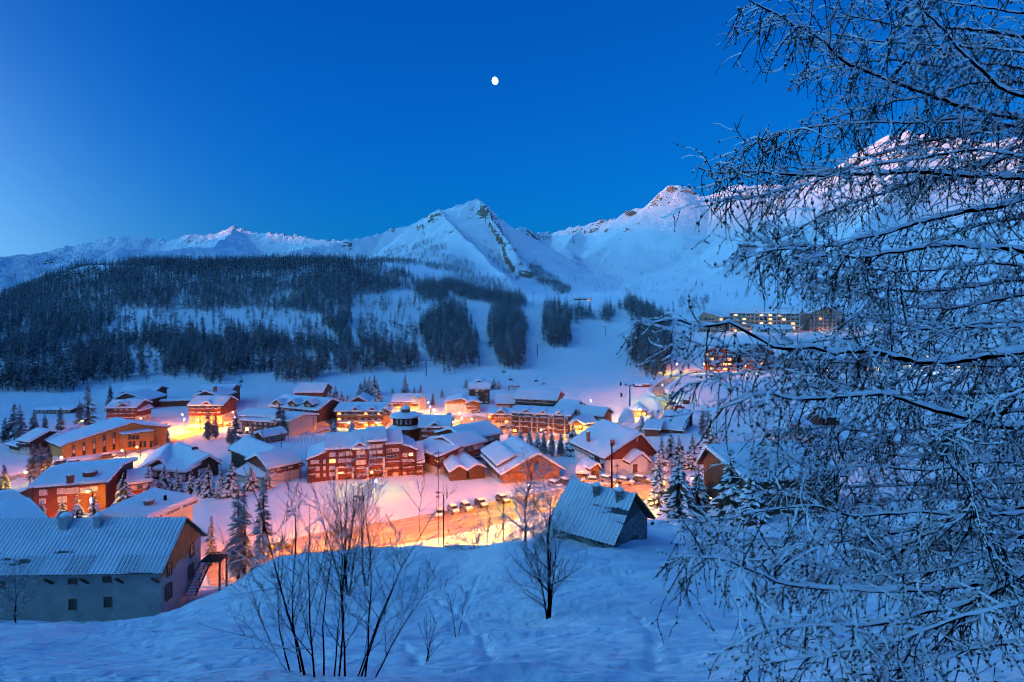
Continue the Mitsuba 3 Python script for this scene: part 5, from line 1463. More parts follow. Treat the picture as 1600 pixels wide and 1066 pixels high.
B.put('wall', 'cream_plaster', (np.vstack([np.c_[slab(Q, 0, 0, 1.0)[0][:4, :2], np.full(4, -1.0)], slab(Q, -0.85, -0.85, 1.0)[0][:4]]), BOXF))
B.put('fascia', 'white_plaster', slab(Q, -0.85, 0))
sv, sf = slab(Q, 0.01, 0.55, 0.05)
sv[4:] = slab(Q, 0.55, 0.55, 0.5)[0][:4] + [0, 0, 0.0]
B.put('roof__snow', 'snow', (sv, sf))
scene['sign_ink'] = principled((0.03, 0.02, 0.03), 0.7)
scene['sign_red'] = principled((0.35, 0.03, 0.03), 0.6)
for a, b, items in ((Ll, Ff, (('HOTEL', 0.04), ('**', 0.20), ('LA SOURCE', 0.30), ('RESTAURANT', 0.66))), (Ff, Rr, (('HOTEL', 0.05), ('**', 0.24), ('LA SOURCE', 0.36), ('RESTAURANT', 0.68)))):
    ex = (b - a) / np.linalg.norm(b - a)
    ez = np.array([0, 0, 1.0])
    nn = np.cross(ex, ez)
    nn /= np.linalg.norm(nn)
    for word, f_ in items:
        t = meshkit.text_mesh(word, 0.42, 0.04, bold=True)
        v = np.array(t.vertices) * [0.8, 1, 1]
        o = a + (b - a) * f_ + [0, 0, -0.66] + nn * 0.006
        add(f'{B.key}__fascia__lettering', (o + v[:, :1] * ex + v[:, 1:2] * ez + v[:, 2:] * nn, np.array(t.faces)), 'sign_ink')
c_ = Q.mean(0)
B.chimney((c_[0] + 0.6, c_[1] - 1.2, zf + 0.9), 1.1, 0.9)
B.one('vent', 'metal', tubes([[[c_[0] + 2.2, c_[1] + 0.8, zf + 1.2], [c_[0] + 2.2, c_[1] + 0.8, zf + 2.0]]], [[0.25, 0.25]], 8))
B.finish()
B = Building('house', 'house with a pink hipped snow roof at the lower left, just behind the farmhouse', 'house')
p0, p1, p2, p3 = world(-20, 838, 76), world(84, 822, 82), world(40, 800, 92), world(-60, 812, 90)
Q = np.array([p0, p1, p2, p3])
Q[:, 2] = p1[2]
B.put('wall', 'red_wood', (np.vstack([np.c_[slab(Q, 0, 0, 0.8)[0][:4, :2], np.full(4, -1.0)], slab(Q, -0.1, -0.1, 0.8)[0][:4]]), BOXF))
B.put('roof', 'roof_board', slab(Q, -0.15, 0))
ap = np.array([(p2[:2] + p3[:2]) / 2 * 0.5 + (p0[:2] + p1[:2]) / 2 * 0.5])[0]
v_ = np.vstack([Q + [0, 0, 0.01], Q + [0, 0, 0.5], np.array([[*((Q[1, :2] + Q[2, :2]) / 2 * 0.7 + ap * 0.3), p1[2] + 2.6], [*((Q[0, :2] + Q[3, :2]) / 2 * 0.7 + ap * 0.3), p1[2] + 2.6]])])
f_ = np.array([[0, 1, 5], [0, 5, 4], [1, 2, 6], [1, 6, 5], [2, 3, 7], [2, 7, 6], [3, 0, 4], [3, 4, 7], [4, 5, 8], [4, 8, 9], [5, 6, 8], [6, 7, 9], [6, 9, 8], [7, 4, 9], [0, 2, 1], [0, 3, 2]])
B.put('roof__snow', 'snow', (v_, f_))
B.finish()
B = Building('house', 'low red house with flat snow roof at the left edge', 'house')
block(B, (-40, 845), (34, 826), 806, 792, 9, 'eave', y=(95, 101))
B.finish()

# ------------------------------------------------------------------ cars
scene['car_paint'] = principled((0.20, 0.20, 0.22), 0.3, clearcoat=0.6)
scene['car_dark'] = principled((0.05, 0.05, 0.06), 0.3, clearcoat=0.6)
scene['car_red'] = principled((0.25, 0.03, 0.02), 0.3, clearcoat=0.6)
scene['car_glass'] = principled((0.02, 0.022, 0.03), 0.08)
scene['tyre'] = principled((0.02, 0.02, 0.02), 0.9)


def hull(pts):
    m = trimesh.convex.convex_hull(np.array(pts))
    return np.array(m.vertices), np.array(m.faces)


def sym(profile, w0, w1):
    return [(x, s * (w0 if k < len(profile) // 2 else w1), z) for s in (-1, 1) for k, (x, z) in enumerate(profile)]


body = cat([hull([(x, s * w, z) for s in (-1, 1) for x, w, z in ((-2.1, .72, .35), (2.1, .70, .35), (-2.15, .80, .62), (2.15, .78, .6), (-2.05, .78, .92), (2.0, .72, .82), (0.9, .82, .95), (-1.9, .82, .4), (1.9, .82, .4))])])
cabin = hull([(x, s * w, z) for s in (-1, 1) for x, w, z in ((-1.95, .76, .92), (1.0, .76, .92), (-1.55, .62, 1.46), (0.2, .62, 1.46))])
glass = cat([hull([(x, s * w, z) for s in (-1, 1) for x, w, z in ((-1.75, .775, .98), (0.78, .775, .98), (-1.48, .655, 1.36), (0.16, .655, 1.36))]), hull([(x, s * .58, z) for s in (-1, 1) for x, z in ((-1.96, .98), (-1.66, 1.38), (1.0, .98), (0.36, 1.38))])])
snow_c = cat([hull([(x, s * w, z) for s in (-1, 1) for x, w, z in ((-1.6, .64, 1.47), (0.25, .64, 1.47), (-1.5, .5, 1.75), (0.1, .5, 1.75))]), hull([(x, s * w, z) for s in (-1, 1) for x, w, z in ((0.95, .72, .96), (2.0, .66, .84), (1.1, .6, 1.14), (1.9, .55, 1.0))])])
wheel = trimesh.creation.cylinder(0.32, 0.22, sections=14)
wv = np.array(wheel.vertices)[:, [0, 2, 1]]
wf = np.array(wheel.faces)[:, ::-1]
CAR = {m: (ply(body, m, 30), ply(cabin, m, 20)) for m in ('car_paint', 'car_dark', 'car_red')}
GL, SN = ply(glass, 'car_glass'), ply(snow_c, 'snow')
WH = [ply((wv + [x, y, 0.32], wf), 'tyre', 40) for x in (-1.3, 1.35) for y in (-0.76, 0.76)]


def car(u, v, deg, paint, label, s=1.0, group='cars parked in the village'):
    p = ground(u, v)
    z = float(height(p[:1], p[1:2])[0])
    k = thing('parked_car', label, 'car', group)
    M = place(p[0], p[1], z + 0.02, deg, s)
    scene[f'{k}__body'], scene[f'{k}__cabin'] = ({**q, 'to_world': M} for q in CAR[paint])
    scene[f'{k}__window'], scene[f'{k}__snow'] = {**GL, 'to_world': M}, {**SN, 'to_world': M}
    for i, w in enumerate(WH):
        scene[f'{k}__wheel' + (f'_{i:03d}' if i else '')] = {**w, 'to_world': M}


for q in ((687, 807, -88, 'car_paint', 'leftmost car of the row parked beside the lit main road'), (709, 801, -66, 'car_paint', 'second car from the left in the row beside the main road'), (729, 797, -62, 'car_paint', 'third car from the left in the row beside the main road'), (752, 792, -60, 'car_dark', 'fourth car, dark, in the row beside the main road'),
          (786, 786, -58, 'car_dark', 'dark car right of the row, half behind the frosted larch'), (868, 763, -50, 'car_paint', 'thickly snowed car before the honey coloured chalet'), (886, 758, -50, 'car_dark', 'dark car behind the thickly snowed one'), (921, 757, 170, 'car_paint', 'pale car in front of the timber kiosk'), (951, 757, -40, 'car_paint', 'snowy car left of the pole in front of the white chalet'),
          (978, 758, -38, 'car_paint', 'snowy car right of the pole in front of the white chalet'), (1004, 756, -30, 'car_dark', 'car with bare dark windows at the right of the car park'), (436, 855, 20, 'car_dark', 'car at the left end of the main road behind the bare saplings'),
          (60, 727, 12, 'car_dark', 'car on the upper street, left'), (98, 727, 12, 'car_dark', 'car on the upper street below the ochre residence'), (119, 726, 12, 'car_red', 'reddish car on the upper street below the ochre residence'), (170, 716, 20, 'car_dark', 'snowed in car below the canopy of the ochre residence'), (258, 667, 5, 'car_dark', 'dark car at the road fork above the ochre residence'),
          (346, 667, 8, 'car_dark', 'left of two cars below the red chalet with plastered base'), (357, 666, 8, 'car_dark', 'right of two cars below the red chalet with plastered base'), (788, 671, 10, 'car_paint', 'pale car at the left wing of the large brown hotel'), (806, 673, 14, 'car_dark', 'dark car at the left wing of the large brown hotel'), (850, 679, -70, 'car_paint', 'pale car before the bays of the large brown hotel'),
          (743, 646, 0, 'car_paint', 'pale van like car before the half timbered chalet'), (474, 658, 5, 'car_dark', 'car left on the snowy yard of the wide chalet hotel'), (1048, 625, 10, 'car_dark', 'first of three cars beside the right hand road'), (1053, 632, 10, 'car_dark', 'second of three cars beside the right hand road'), (1062, 640, 8, 'car_red', 'third of three cars beside the right hand road')):
    car(*q)

# ------------------------------------------------------------------ poles, lifts, small things
def pole(p, top, r, label, mat='dark_wood', name='utility_pole', category='pole'):
    k = thing(name, label, category)
    z = float(height(np.array([p[0]]), np.array([p[1]]))[0])
    scene[f'{k}__shaft'] = ply(tubes([[[p[0], p[1], z - 0.6], [p[0], p[1], (z + top) / 2], [p[0], p[1], top]]], [[r, r * 0.9, r * 0.8]], 6), mat)
    scene[f'{k}__crossbar'] = ply(box(p[0] - 0.5, p[0] + 0.5, p[1] - 0.05, p[1] + 0.05, top - 0.45, top - 0.33), mat)
    return k


p = world(685, 856, 92)
pole(p, ray_z(704, 92), 0.055, 'tall thin dark pole standing between the snow crest and the main road')
p = world(956, 748, 128)
pole(p, ray_z(692, 128), 0.2, 'thick pale wooden pole in front of the white chalet', 'honey_wood')
p = world(964, 775, 112)
pole(p, ray_z(725, 112), 0.08, 'short dark pole above the ridge of the stone barn')
for q, lab in (((410, 698, 666), 'thin mast left of the snowed tennis court'), ((440, 702, 675), 'thin mast at the near side of the snowed tennis court'), ((490, 683, 652), 'thin mast at the far side of the snowed tennis court')):
    p = ground(q[0], q[1])
    pole(p, ray_z(q[2], p[1]), 0.09, lab, 'metal', 'floodlight_mast', 'mast')
# fence of the tennis court
k = thing('fence', 'thin mesh fence posts round the snowed tennis court', 'fence')
a, b = ground(446, 690), ground(512, 695)
for i in range(14):
    t = i / 13
    p = a + (b - a) * t
    z = float(height(p[:1], p[1:2])[0])
    scene[f'{k}__post' + (f'_{i:03d}' if i else '')] = ply(box(p[0] - 0.05, p[0] + 0.05, p[1] - 0.05, p[1] + 0.05, z - 0.3, z + 2.4), 'metal')
# cable across the big red residence
k = thing('cable', 'dark cable sagging in front of the big red residence', 'cable')
a, b = world(535, 749, 135), world(684, 708, 93)
t = np.linspace(0, 1, 14)[:, None]
c_ = a + (b - a) * t - np.array([0, 0, 1]) * (4 * t * (1 - t)) * 1.0
scene[k] = ply(tubes([c_], [np.full(14, 0.06)], 4), 'black_cladding')


def lift_tower(u, v, hp, label, wide=3.0):
    p = ground(u, v)
    h = hp / F * p[1]
    z = float(height(p[:1], p[1:2])[0])
    k = thing('lift_tower', label, 'lift tower', 'ski lift towers on the piste')
    scene[f'{k}__mast'] = ply(tubes([[[p[0], p[1], z - 0.5], [p[0], p[1], z + h / 2], [p[0], p[1], z + h]]], [[0.32, 0.28, 0.22]], 7), 'metal')
    scene[f'{k}__crossarm'] = ply(box(p[0] - wide, p[0] + wide, p[1] - 0.15, p[1] + 0.15, z + h - 0.3, z + h), 'metal')
    for i, s in enumerate((-1, 1)):
        scene[f'{k}__sheave' + ('_001' if i else '')] = ply(box(p[0] + s * wide - 0.2, p[0] + s * wide + 0.2, p[1] - 1.6, p[1] + 1.6, z + h - 0.15, z + h + 0.35), 'black_cladding')
    return np.array([p[0], p[1], z + h])


tw = [lift_tower(*q) for q in ((840, 556, 18, 'lift tower in the middle of the lower piste'), (946, 524, 13, 'lift tower halfway up the piste, right'), (833, 478, 20, 'lift tower between the wood strips, upper piste'), (666, 588, 24, 'lift tower on the meadow behind the pale building'), (740, 470, 12, 'lift tower beside the upper wood'))]
tw.append(lift_tower(984, 634, 33, 'tall lift tower beside the round restaurant', 2.0))
k = thing('lift_station', 'steel portal of the chairlift behind the large brown hotel', 'lift station')
p, q_ = world(795, 622, 330), world(811, 618, 335)
for i, a in enumerate((p, q_)):
    scene[f'{k}__post' + ('_001' if i else '')] = ply(box(a[0] - 0.35, a[0] + 0.35, a[1] - 0.35, a[1] + 0.35, a[2] - 6, ray_z(602, a[1])), 'metal')
zt_ = ray_z(604, 330)
scene[f'{k}__beam'] = ply(box(p[0] + 0.36, q_[0] - 0.36, 330.2, 334, zt_ - 0.5, zt_ + 0.4), 'metal')
scene[f'{k}__snow'] = ply(box(p[0] + 0.36, q_[0] - 0.36, 330.1, 334.1, zt_ + 0.405, zt_ + 0.8), 'snow')
for i, (u, v) in enumerate(((798, 594), (838, 596), (849, 601), (787, 582))):
    k = thing('chairlift_chair', ('first empty lift chair left of the hotel roof', 'empty lift chair above the hotel roof', 'empty lift chair right above the hotel roof', 'empty lift chair farther up the line')[i], 'lift chair', 'chairs on the lift')
    p = world(u, v, 345 + 10 * (i == 3))
    scene[f'{k}__seat'] = ply(cat([box(p[0] - 1.2, p[0] + 1.2, p[1] - 0.3, p[1] + 0.3, p[2] - 0.1, p[2]), box(p[0] - 1.2, p[0] + 1.2, p[1] + 0.25, p[1] + 0.32, p[2], p[2] + 0.7)]), 'black_cladding')
    scene[f'{k}__hanger'] = ply(tubes([[[p[0], p[1] + 0.3, p[2]], [p[0], p[1] + 0.5, p[2] + 1.6], [p[0], p[1], p[2] + 3.2]]], [[0.07] * 3], 4), 'metal')
for i, (u, v) in enumerate(((970, 603), (971, 620))):
    k = thing('padded_post', ('upper red padded post at the right edge of the piste', 'lower red padded post at the right edge of the piste')[i], 'post', 'red padded posts on the piste')
    p = ground(u, v)
    scene[k] = ply(tubes([[[p[0], p[1], p[2] - 0.3], [p[0], p[1], p[2] + 1.0], [p[0], p[1], p[2] + 2.0]]], [[0.5, 0.5, 0.45]], 8), 'red_wood')
# glowing reindeer frame in the snow
k = thing('light_reindeer', 'yellow glowing reindeer figure on the snow beside the twin sheds', 'light figure')
p = world(690, 745, 142)
pts = [[(-1.2, 0), (-1.1, 1.3), (-0.9, 2.0)], [(-0.9, 2.0), (0.6, 2.0), (1.0, 1.7)], [(0.8, 0), (0.8, 1.0), (0.9, 1.8)], [(-0.9, 2.0), (-1.3, 2.8), (-1.7, 2.9)], [(-1.3, 2.8), (-1.2, 3.5), (-0.8, 3.9)], [(-1.3, 2.8), (-1.7, 3.5), (-1.6, 4.0)]]
g = tubes([[[p[0] + x, p[1], p[2] + z] for x, z in q] for q in pts], [[0.09] * 3] * len(pts), 5)
scene[k] = {**ply(g, 'frame_white'), 'emitter': emit(6, 3.4, 0.5)}
# igloo mound in front of the restaurant
k = thing('snow_sculpture', 'tall rounded snow sculpture right of the large brown hotel', 'snow sculpture')
p = ground(979, 662)
m = trimesh.creation.icosphere(3, 1.0)
v = np.array(m.vertices)
v = v * (1 + 0.25 * (meshkit.fbm(v * 1.6, 3, 5) - 0.5))[:, None] * [3.4, 2.6, 6.5] + [p[0], p[1], p[2]]
scene[k] = ply((v, np.array(m.faces)), 'snow', True)
# ------------------------------------------------------------------ bare trees on the near slope
scene['twig_bark'] = principled((0.085, 0.072, 0.066), 0.9)


def grow(rng, p, d, L, r, level, out, up=0.25, k=7, kids=(9, 6, 4), spread=0.8):
    pts = [p]
    q, v = np.array(p, float), np.array(d, float)
    wig = rng.normal(0, 0.09, 3)
    for i in range(k - 1):
        v = v + rng.normal(0, 0.07, 3) + wig * 0.4 + np.array([0, 0, up * 0.22])
        v /= np.linalg.norm(v)
        q = q + v * L / (k - 1)
        pts.append(q.copy())
    pts = np.array(pts)
    R = r * (1 - 0.8 * np.linspace(0, 1, k) ** 0.9)
    out[level].append((pts, R))
    if level + 1 >= len(out):
        return
    n = kids[level]
    for t in np.sort(rng.uniform(0.18 if level else 0.12, 0.97, n)):
        i = min(int(t * (k - 1)), k - 2)
        o = pts[i] + (pts[i + 1] - pts[i]) * (t * (k - 1) - i)
        ax = (pts[i + 1] - pts[i]) / np.linalg.norm(pts[i + 1] - pts[i])
        s = rng.normal(0, 1, 3)
        s -= ax * (s @ ax)
        s /= np.linalg.norm(s)
        dd = ax * rng.uniform(0.5, 0.9) + s * spread * rng.uniform(0.6, 1.1)
        dd /= np.linalg.norm(dd)
        grow(rng, o, dd, L * rng.uniform(0.3, 0.55) * (1.15 - 0.6 * t), max(R[i] * 0.55, 0.006), level + 1, out, up, k, kids, spread)


def bare_tree(key_name, label, base, stems, seed, levels=3, kids=(9, 6, 4), up=0.25, snowy=0.5, rmin=0.010, category='tree', spread=0.8):
    rng = np.random.default_rng(seed)
    k = thing(key_name, label, category)
    out = [[] for _ in range(levels)]
    for o, d, L, r in stems:
        x, y = base[0] + o[0], base[1] + o[1]
        z = float(height(np.array([x]), np.array([y]))[0]) - 0.15
        d = np.array(d, float) / np.linalg.norm(d)
        grow(rng, np.array([x, y, z]), d, L, r, 0, out, up, kids=kids, spread=spread)
    for i, (pts, R) in enumerate(out[0]):
        scene[f'{k}__' + ('trunk' if len(out[0]) == 1 else 'stem') + (f'_{i:03d}' if i else '')] = ply(tubes([pts], [np.maximum(R, rmin)], 7), 'twig_bark', True)
    P = np.array([q[0] for l in out[1:] for q in l])
    R = np.maximum(np.array([q[1] for l in out[1:] for q in l]), rmin)
    scene[f'{k}__twig'] = ply(tubes(P, R, 4), 'twig_bark')
    labels[f'{k}__twig'] = {'kind': 'stuff'}
    if snowy:
        Pa = np.array([q[0] for l in out[:] for q in l])
        Ra = np.maximum(np.array([q[1] for l in out[:] for q in l]), rmin)
        t = np.gradient(Pa, axis=1)
        flat = 1 - np.abs(t[..., 2]) / (np.linalg.norm(t, axis=2) + 1e-9)
        scene[f'{k}__snow'] = ply(tubes(Pa + np.array([0, 0, 1]) * (Ra * 0.75)[..., None], Ra * np.clip(flat * 2.2, 0.02, 1.0) * snowy, 4), 'bough_snow')
        labels[f'{k}__snow'] = {'kind': 'stuff'}


p = world(857, 972, 40.0)
bare_tree('bare_tree', 'bare many branched tree standing alone in the middle of the near snow slope', p, [((0, 0), (0.02, 0, 1), 9.0, 0.15), ((0.08, 0.03), (0.14, 0.05, 1), 7.0, 0.08), ((-0.08, 0.03), (-0.16, 0.05, 1), 6.6, 0.07)], 4, kids=(26, 8, 4), up=0.26, rmin=0.009, snowy=1.2, spread=0.95)
p = world(478, 1150, 10.6)
bare_tree('bare_shrub', 'large bare multi stemmed shrub rising from the lower left frame edge', p, [((x_, y_), d_, 0.82 * L_, 0.55 * r_) for (x_, y_), d_, L_, r_ in (((0, 0), (-0.02, 0, 1), 5.3, 0.042), ((0.3, 0.1), (0.06, 0, 1), 3.9, 0.034), ((0.6, 0), (0.10, 0, 1), 4.5, 0.036), ((0.95, 0.1), (0.26, 0, 1), 4.4, 0.036), ((0.85, 0.2), (0.42, 0, 1), 3.6, 0.03), ((-0.1, 0.1), (-0.42, 0, 1), 4.1, 0.032), ((-0.2, 0), (-0.95, 0.1, 0.75), 2.8, 0.03), ((0.45, 0.2), (0.0, 0.1, 1), 3.2, 0.03), ((1.2, 0), (0.55, 0, 0.9), 3.0, 0.03), ((0.2, -0.1), (-0.12, 0, 1), 4.4, 0.035), ((0.75, -0.1), (0.02, 0, 1), 4.9, 0.036), ((1.05, 0.1), (0.14, 0.05, 1), 4.7, 0.036), ((-0.3, 0.1), (-0.22, 0, 1), 3.4, 0.03))], 8, kids=(10, 5, 3), up=0.3, rmin=0.0032, snowy=1.3, category='shrub')
for i, (u, v, y, h, r, sd, lab) in enumerate(((533, 905, 52, 9.6, 0.10, 21, 'left of three slender bare trees at the snow crest'), (543, 906, 51, 9.0, 0.12, 22, 'middle of three slender bare trees at the snow crest'), (572, 892, 55, 8.6, 0.08, 23, 'right of three slender bare trees at the snow crest'))):
    bare_tree('bare_tree', lab, world(u, v, y), [((0, 0), (rng.uniform(-0.05, 0.05), 0, 1), h, r), ((0.1, 0), (rng.uniform(-0.12, 0.2), 0, 1), h * 0.75, r * 0.7)], sd, kids=(15, 6, 3), up=0.35, rmin=0.013, snowy=0.4)
bare_tree('sapling', 'thin two stemmed bare sapling on the snow left of the lone tree', world(713, 995, 33), [((0, 0), (-0.12, 0, 1), 2.6, 0.03), ((0.1, 0), (0.05, 0, 1), 2.8, 0.025)], 31, levels=2, kids=(7, 4), up=0.3, rmin=0.011, snowy=0.4, category='sapling')
bare_tree('sapling', 'little bare sapling at the right end of the near slope shadow', world(664, 1075, 15), [((0, 0), (0.25, 0, 1), 1.5, 0.02), ((0.1, 0), (-0.1, 0, 1), 1.3, 0.015)], 33, levels=2, kids=(6, 4), up=0.3, rmin=0.006, snowy=0.4, category='sapling')
bare_tree('frosted_bush', 'dense frosted bush at the snow crest left of the stone barn', world(757, 862, 66), [((a, b), (a * 0.55, b * 0.4, 1), h, 0.05) for a, b, h in ((-2.2, 0, 2.9), (-1.4, 0.4, 3.6), (-0.6, 0, 4.0), (0.2, 0.3, 4.1), (1.0, 0, 3.8), (1.9, 0.2, 3.2), (2.6, 0, 2.4), (-3, 0.1, 2.0), (0.6, -0.5, 2.9), (-1, -0.5, 2.8), (1.6, -0.5, 2.4))], 35, kids=(10, 6, 4), up=0.12, rmin=0.016, snowy=0.9, category='bush', spread=1.0)
bare_tree('frosted_tree', 'frosted larch standing before the honey coloured chalet at the road', world(820, 872, 64), [((0, 0), (0, 0, 1), 9.8, 0.15)], 37, kids=(46, 9, 4), up=0.02, rmin=0.014, snowy=0.95, spread=1.15)
bare_tree('frosted_tree', 'small frosted tree in front of the farmhouse wall at the left edge', world(25, 990, 52), [((0, 0), (0, 0, 1), 5.0, 0.07)], 39, kids=(34, 8, 4), up=0.1, rmin=0.012, snowy=0.95, spread=1.1)

# ------------------------------------------------------------------ the big larch at the right: limbs, hanging twigs, cones and the snow on them
BR = [  # limb as pixels from the frame edge inwards, distance at the edge and at the tip, radius at the edge
    ([(1587, 185), (1502, 167), (1467, 153), (1405, 132), (1356, 112), (1307, 88), (1288, 65), (1249, 44), (1223, 28), (1194, 13), (1171, 3)], 6.0, 5.2, .026),
    ([(1620, 160), (1597, 151), (1567, 140), (1535, 110), (1502, 81), (1483, 58), (1463, 36), (1441, 13), (1425, -15)], 5.6, 5.0, .026),
    ([(1620, 279), (1535, 276), (1486, 273), (1437, 268), (1389, 271), (1307, 273), (1242, 274), (1180, 268), (1120, 270), (1092, 262)], 6.2, 5.0, .028),
    ([(1620, 190), (1590, 195), (1535, 205), (1486, 214), (1437, 224), (1389, 237), (1356, 247), (1320, 263), (1270, 276)], 6.6, 6.2, .024),
    ([(1620, 220), (1600, 227), (1551, 247), (1502, 263), (1470, 273), (1400, 300)], 7.0, 6.8, .02),
    ([(1620, 305), (1600, 311), (1559, 324), (1507, 331), (1462, 342), (1421, 352), (1377, 366), (1342, 373), (1311, 383), (1256, 386), (1194, 386), (1153, 383)], 6.0, 5.0, .028),
    ([(1620, 396), (1600, 393), (1566, 388), (1514, 386), (1469, 383), (1428, 390), (1394, 395), (1342, 402), (1291, 400), (1243, 390), (1180, 396)], 5.6, 4.8, .030),
    ([(1620, 240), (1500, 270), (1430, 285), (1387, 300), (1342, 314), (1297, 331), (1270, 345), (1239, 362), (1190, 380)], 6.8, 6.4, .02),
    ([(1620, 456), (1600, 460), (1559, 469), (1524, 476), (1480, 482), (1456, 482), (1390, 470), (1330, 452)], 6.4, 6.0, .022),
    ([(1620, 433), (1600, 436), (1548, 443), (1497, 451), (1445, 455), (1394, 453), (1325, 448), (1270, 440)], 7.0, 6.6, .022),
    ([(1620, 545), (1600, 549), (1537, 559), (1491, 565), (1444, 565), (1397, 559), (1366, 548), (1300, 550), (1272, 542), (1225, 545), (1187, 530), (1162, 515), (1137, 505), (1100, 512), (1060, 500), (1020, 505)], 5.2, 4.6, .036),
    ([(1620, 672), (1600, 668), (1553, 665), (1506, 652), (1459, 640), (1400, 621), (1372, 615), (1319, 621), (1275, 623), (1241, 624), (1215, 619), (1187, 615), (1162, 625), (1120, 640)], 5.0, 4.6, .036),
    ([(1620, 607), (1600, 609), (1537, 615), (1475, 615), (1412, 618), (1340, 606), (1280, 585)], 6.4, 6.0, .024),
    ([(1620, 678), (1600, 681), (1537, 690), (1459, 696), (1381, 693), (1319, 696), (1287, 702), (1230, 715)], 6.2, 5.8, .022),
    ([(1620, 750), (1600, 752), (1537, 755), (1475, 755), (1397, 759), (1319, 760), (1250, 752)], 6.2, 5.8, .024),
    ([(1620, 880), (1600, 889), (1562, 907), (1506, 915), (1450, 922), (1394, 924), (1337, 921), (1262, 919), (1217, 909), (1187, 896), (1165, 889), (1139, 874), (1086, 870), (1050, 872)], 4.8, 4.3, .032),
    ([(1610, 895), (1585, 907), (1525, 937), (1469, 952), (1431, 960), (1394, 971), (1337, 979), (1262, 977), (1200, 985), (1150, 1010)], 4.6, 4.2, .028),
    ([(1620, 868), (1600, 870), (1506, 861), (1450, 859), (1380, 852), (1320, 830), (1240, 820)], 5.8, 5.4, .022),
    ([(1640, 790), (1500, 812), (1427, 844), (1375, 862), (1330, 889), (1270, 905), (1200, 935)], 5.4, 5.0, .02),
    ([(1560, 930), (1525, 945), (1487, 990), (1412, 1050), (1370, 1090)], 4.6, 4.4, .022),
    ([(1640, 600), (1480, 720), (1506, 752), (1519, 784), (1525, 821), (1547, 840), (1584, 859)], 4.6, 4.4, .014),
    ([(1620, 560), (1500, 590), (1440, 625), (1390, 680), (1330, 720)], 5.6, 5.2, .016),
    ([(1620, 1000), (1540, 1010), (1470, 1030), (1400, 1046), (1320, 1060), (1250, 1075)], 4.4, 4.2, .022),
    ([(1620, 60), (1560, 52), (1500, 45), (1420, 40), (1350, 30), (1290, 10)], 6.4, 6.0, .02),
    ([(1620, 340), (1540, 350), (1470, 372), (1400, 400), (1330, 430), (1290, 455)], 6.8, 6.4, .018),
    ([(1620, 500), (1540, 505), (1460, 515), (1380, 500), (1320, 492)], 5.8, 5.2, .02),
    ([(1620, 720), (1540, 722), (1440, 735), (1360, 728), (1280, 735), (1210, 690)], 5.2, 5.0, .02),
    ([(1620, 800), (1530, 806), (1430, 800), (1340, 806), (1260, 790), (1180, 800), (1110, 815), (1060, 812)], 5.2, 4.7, .02),
    ([(1620, 940), (1500, 965), (1400, 1000), (1300, 1020), (1210, 1035), (1150, 1050)], 4.4, 4.1, .02),
    ([(1620, 640), (1540, 648), (1450, 668), (1370, 676), (1300, 668), (1230, 672), (1165, 690)], 6.0, 5.4, .018),
    ([(1620, 775), (1540, 780), (1460, 778), (1380, 785), (1290, 775), (1210, 770)], 6.4, 6.0, .018),
    ([(1620, 840), (1540, 838), (1450, 826), (1370, 838), (1280, 850), (1190, 842), (1110, 850)], 5.6, 5.0, .020),
    ([(1620, 700), (1560, 706), (1480, 716), (1400, 712), (1320, 690), (1250, 660)], 5.6, 5.4, .016),
    ([(1620, 420), (1560, 412), (1490, 418), (1420, 425), (1350, 420), (1280, 415), (1215, 425)], 6.2, 5.6, .016),
    ([(1620, 830), (1570, 850), (1510, 880), (1440, 895), (1360, 900), (1270, 880), (1190, 865)], 5.2, 4.8, .018),
    ([(1500, 512), (1400, 520), (1300, 532), (1200, 540), (1120, 540), (1062, 528)], 5.4, 4.9, .014),
    ([(1450, 570), (1300, 566), (1200, 574), (1130, 590), (1075, 602)], 5.2, 4.8, .014),
    ([(1620, 130), (1540, 128), (1450, 150), (1370, 165), (1290, 190), (1230, 222), (1185, 245)], 6.2, 5.6, .015),
    ([(1600, 200), (1500, 186), (1420, 192), (1330, 192), (1260, 200), (1200, 216), (1150, 236)], 6.0, 5.3, .015),
    ([(1620, 85), (1530, 75), (1440, 70), (1350, 62), (1280, 50), (1235, 52)], 5.8, 5.4, .014),
    ([(1620, 250), (1530, 235), (1440, 247), (1350, 262), (1250, 290), (1180, 308), (1128, 316)], 5.6, 5.0, .016),
    ([(1620, 25), (1540, 12), (1450, -2), (1400, -12)], 6.2, 5.9, .014),
    ([(1620, 110), (1550, 100), (1480, 105), (1400, 95), (1320, 100), (1250, 120)], 6.6, 6.2, .018),
]
LR = np.random.default_rng(99)
LK = thing('snowy_larch', 'large bare larch laden with snow, its limbs filling the right third of the photo', 'tree')
tx_, ty_ = 7.4, 6.6
zt0 = float(height(np.array([tx_]), np.array([ty_]))[0])
scene[f'{LK}__trunk'] = ply(tubes([[[tx_, ty_, zt0 - 0.3], [tx_ + 0.05, ty_, zt0 + 4], [tx_ - 0.05, ty_, zt0 + 9], [tx_, ty_, zt0 + 14], [tx_, ty_, zt0 + 18]]], [[0.30, 0.25, 0.19, 0.12, 0.03]], 14), 'twig_bark', True)


def resample(P, n):
    s = np.r_[0, np.cumsum(np.linalg.norm(np.diff(P, axis=0), axis=1))]
    t = np.linspace(0, s[-1], n)
    return np.stack([PchipInterpolator(s, P[:, i])(t) for i in range(3)], 1), s[-1]


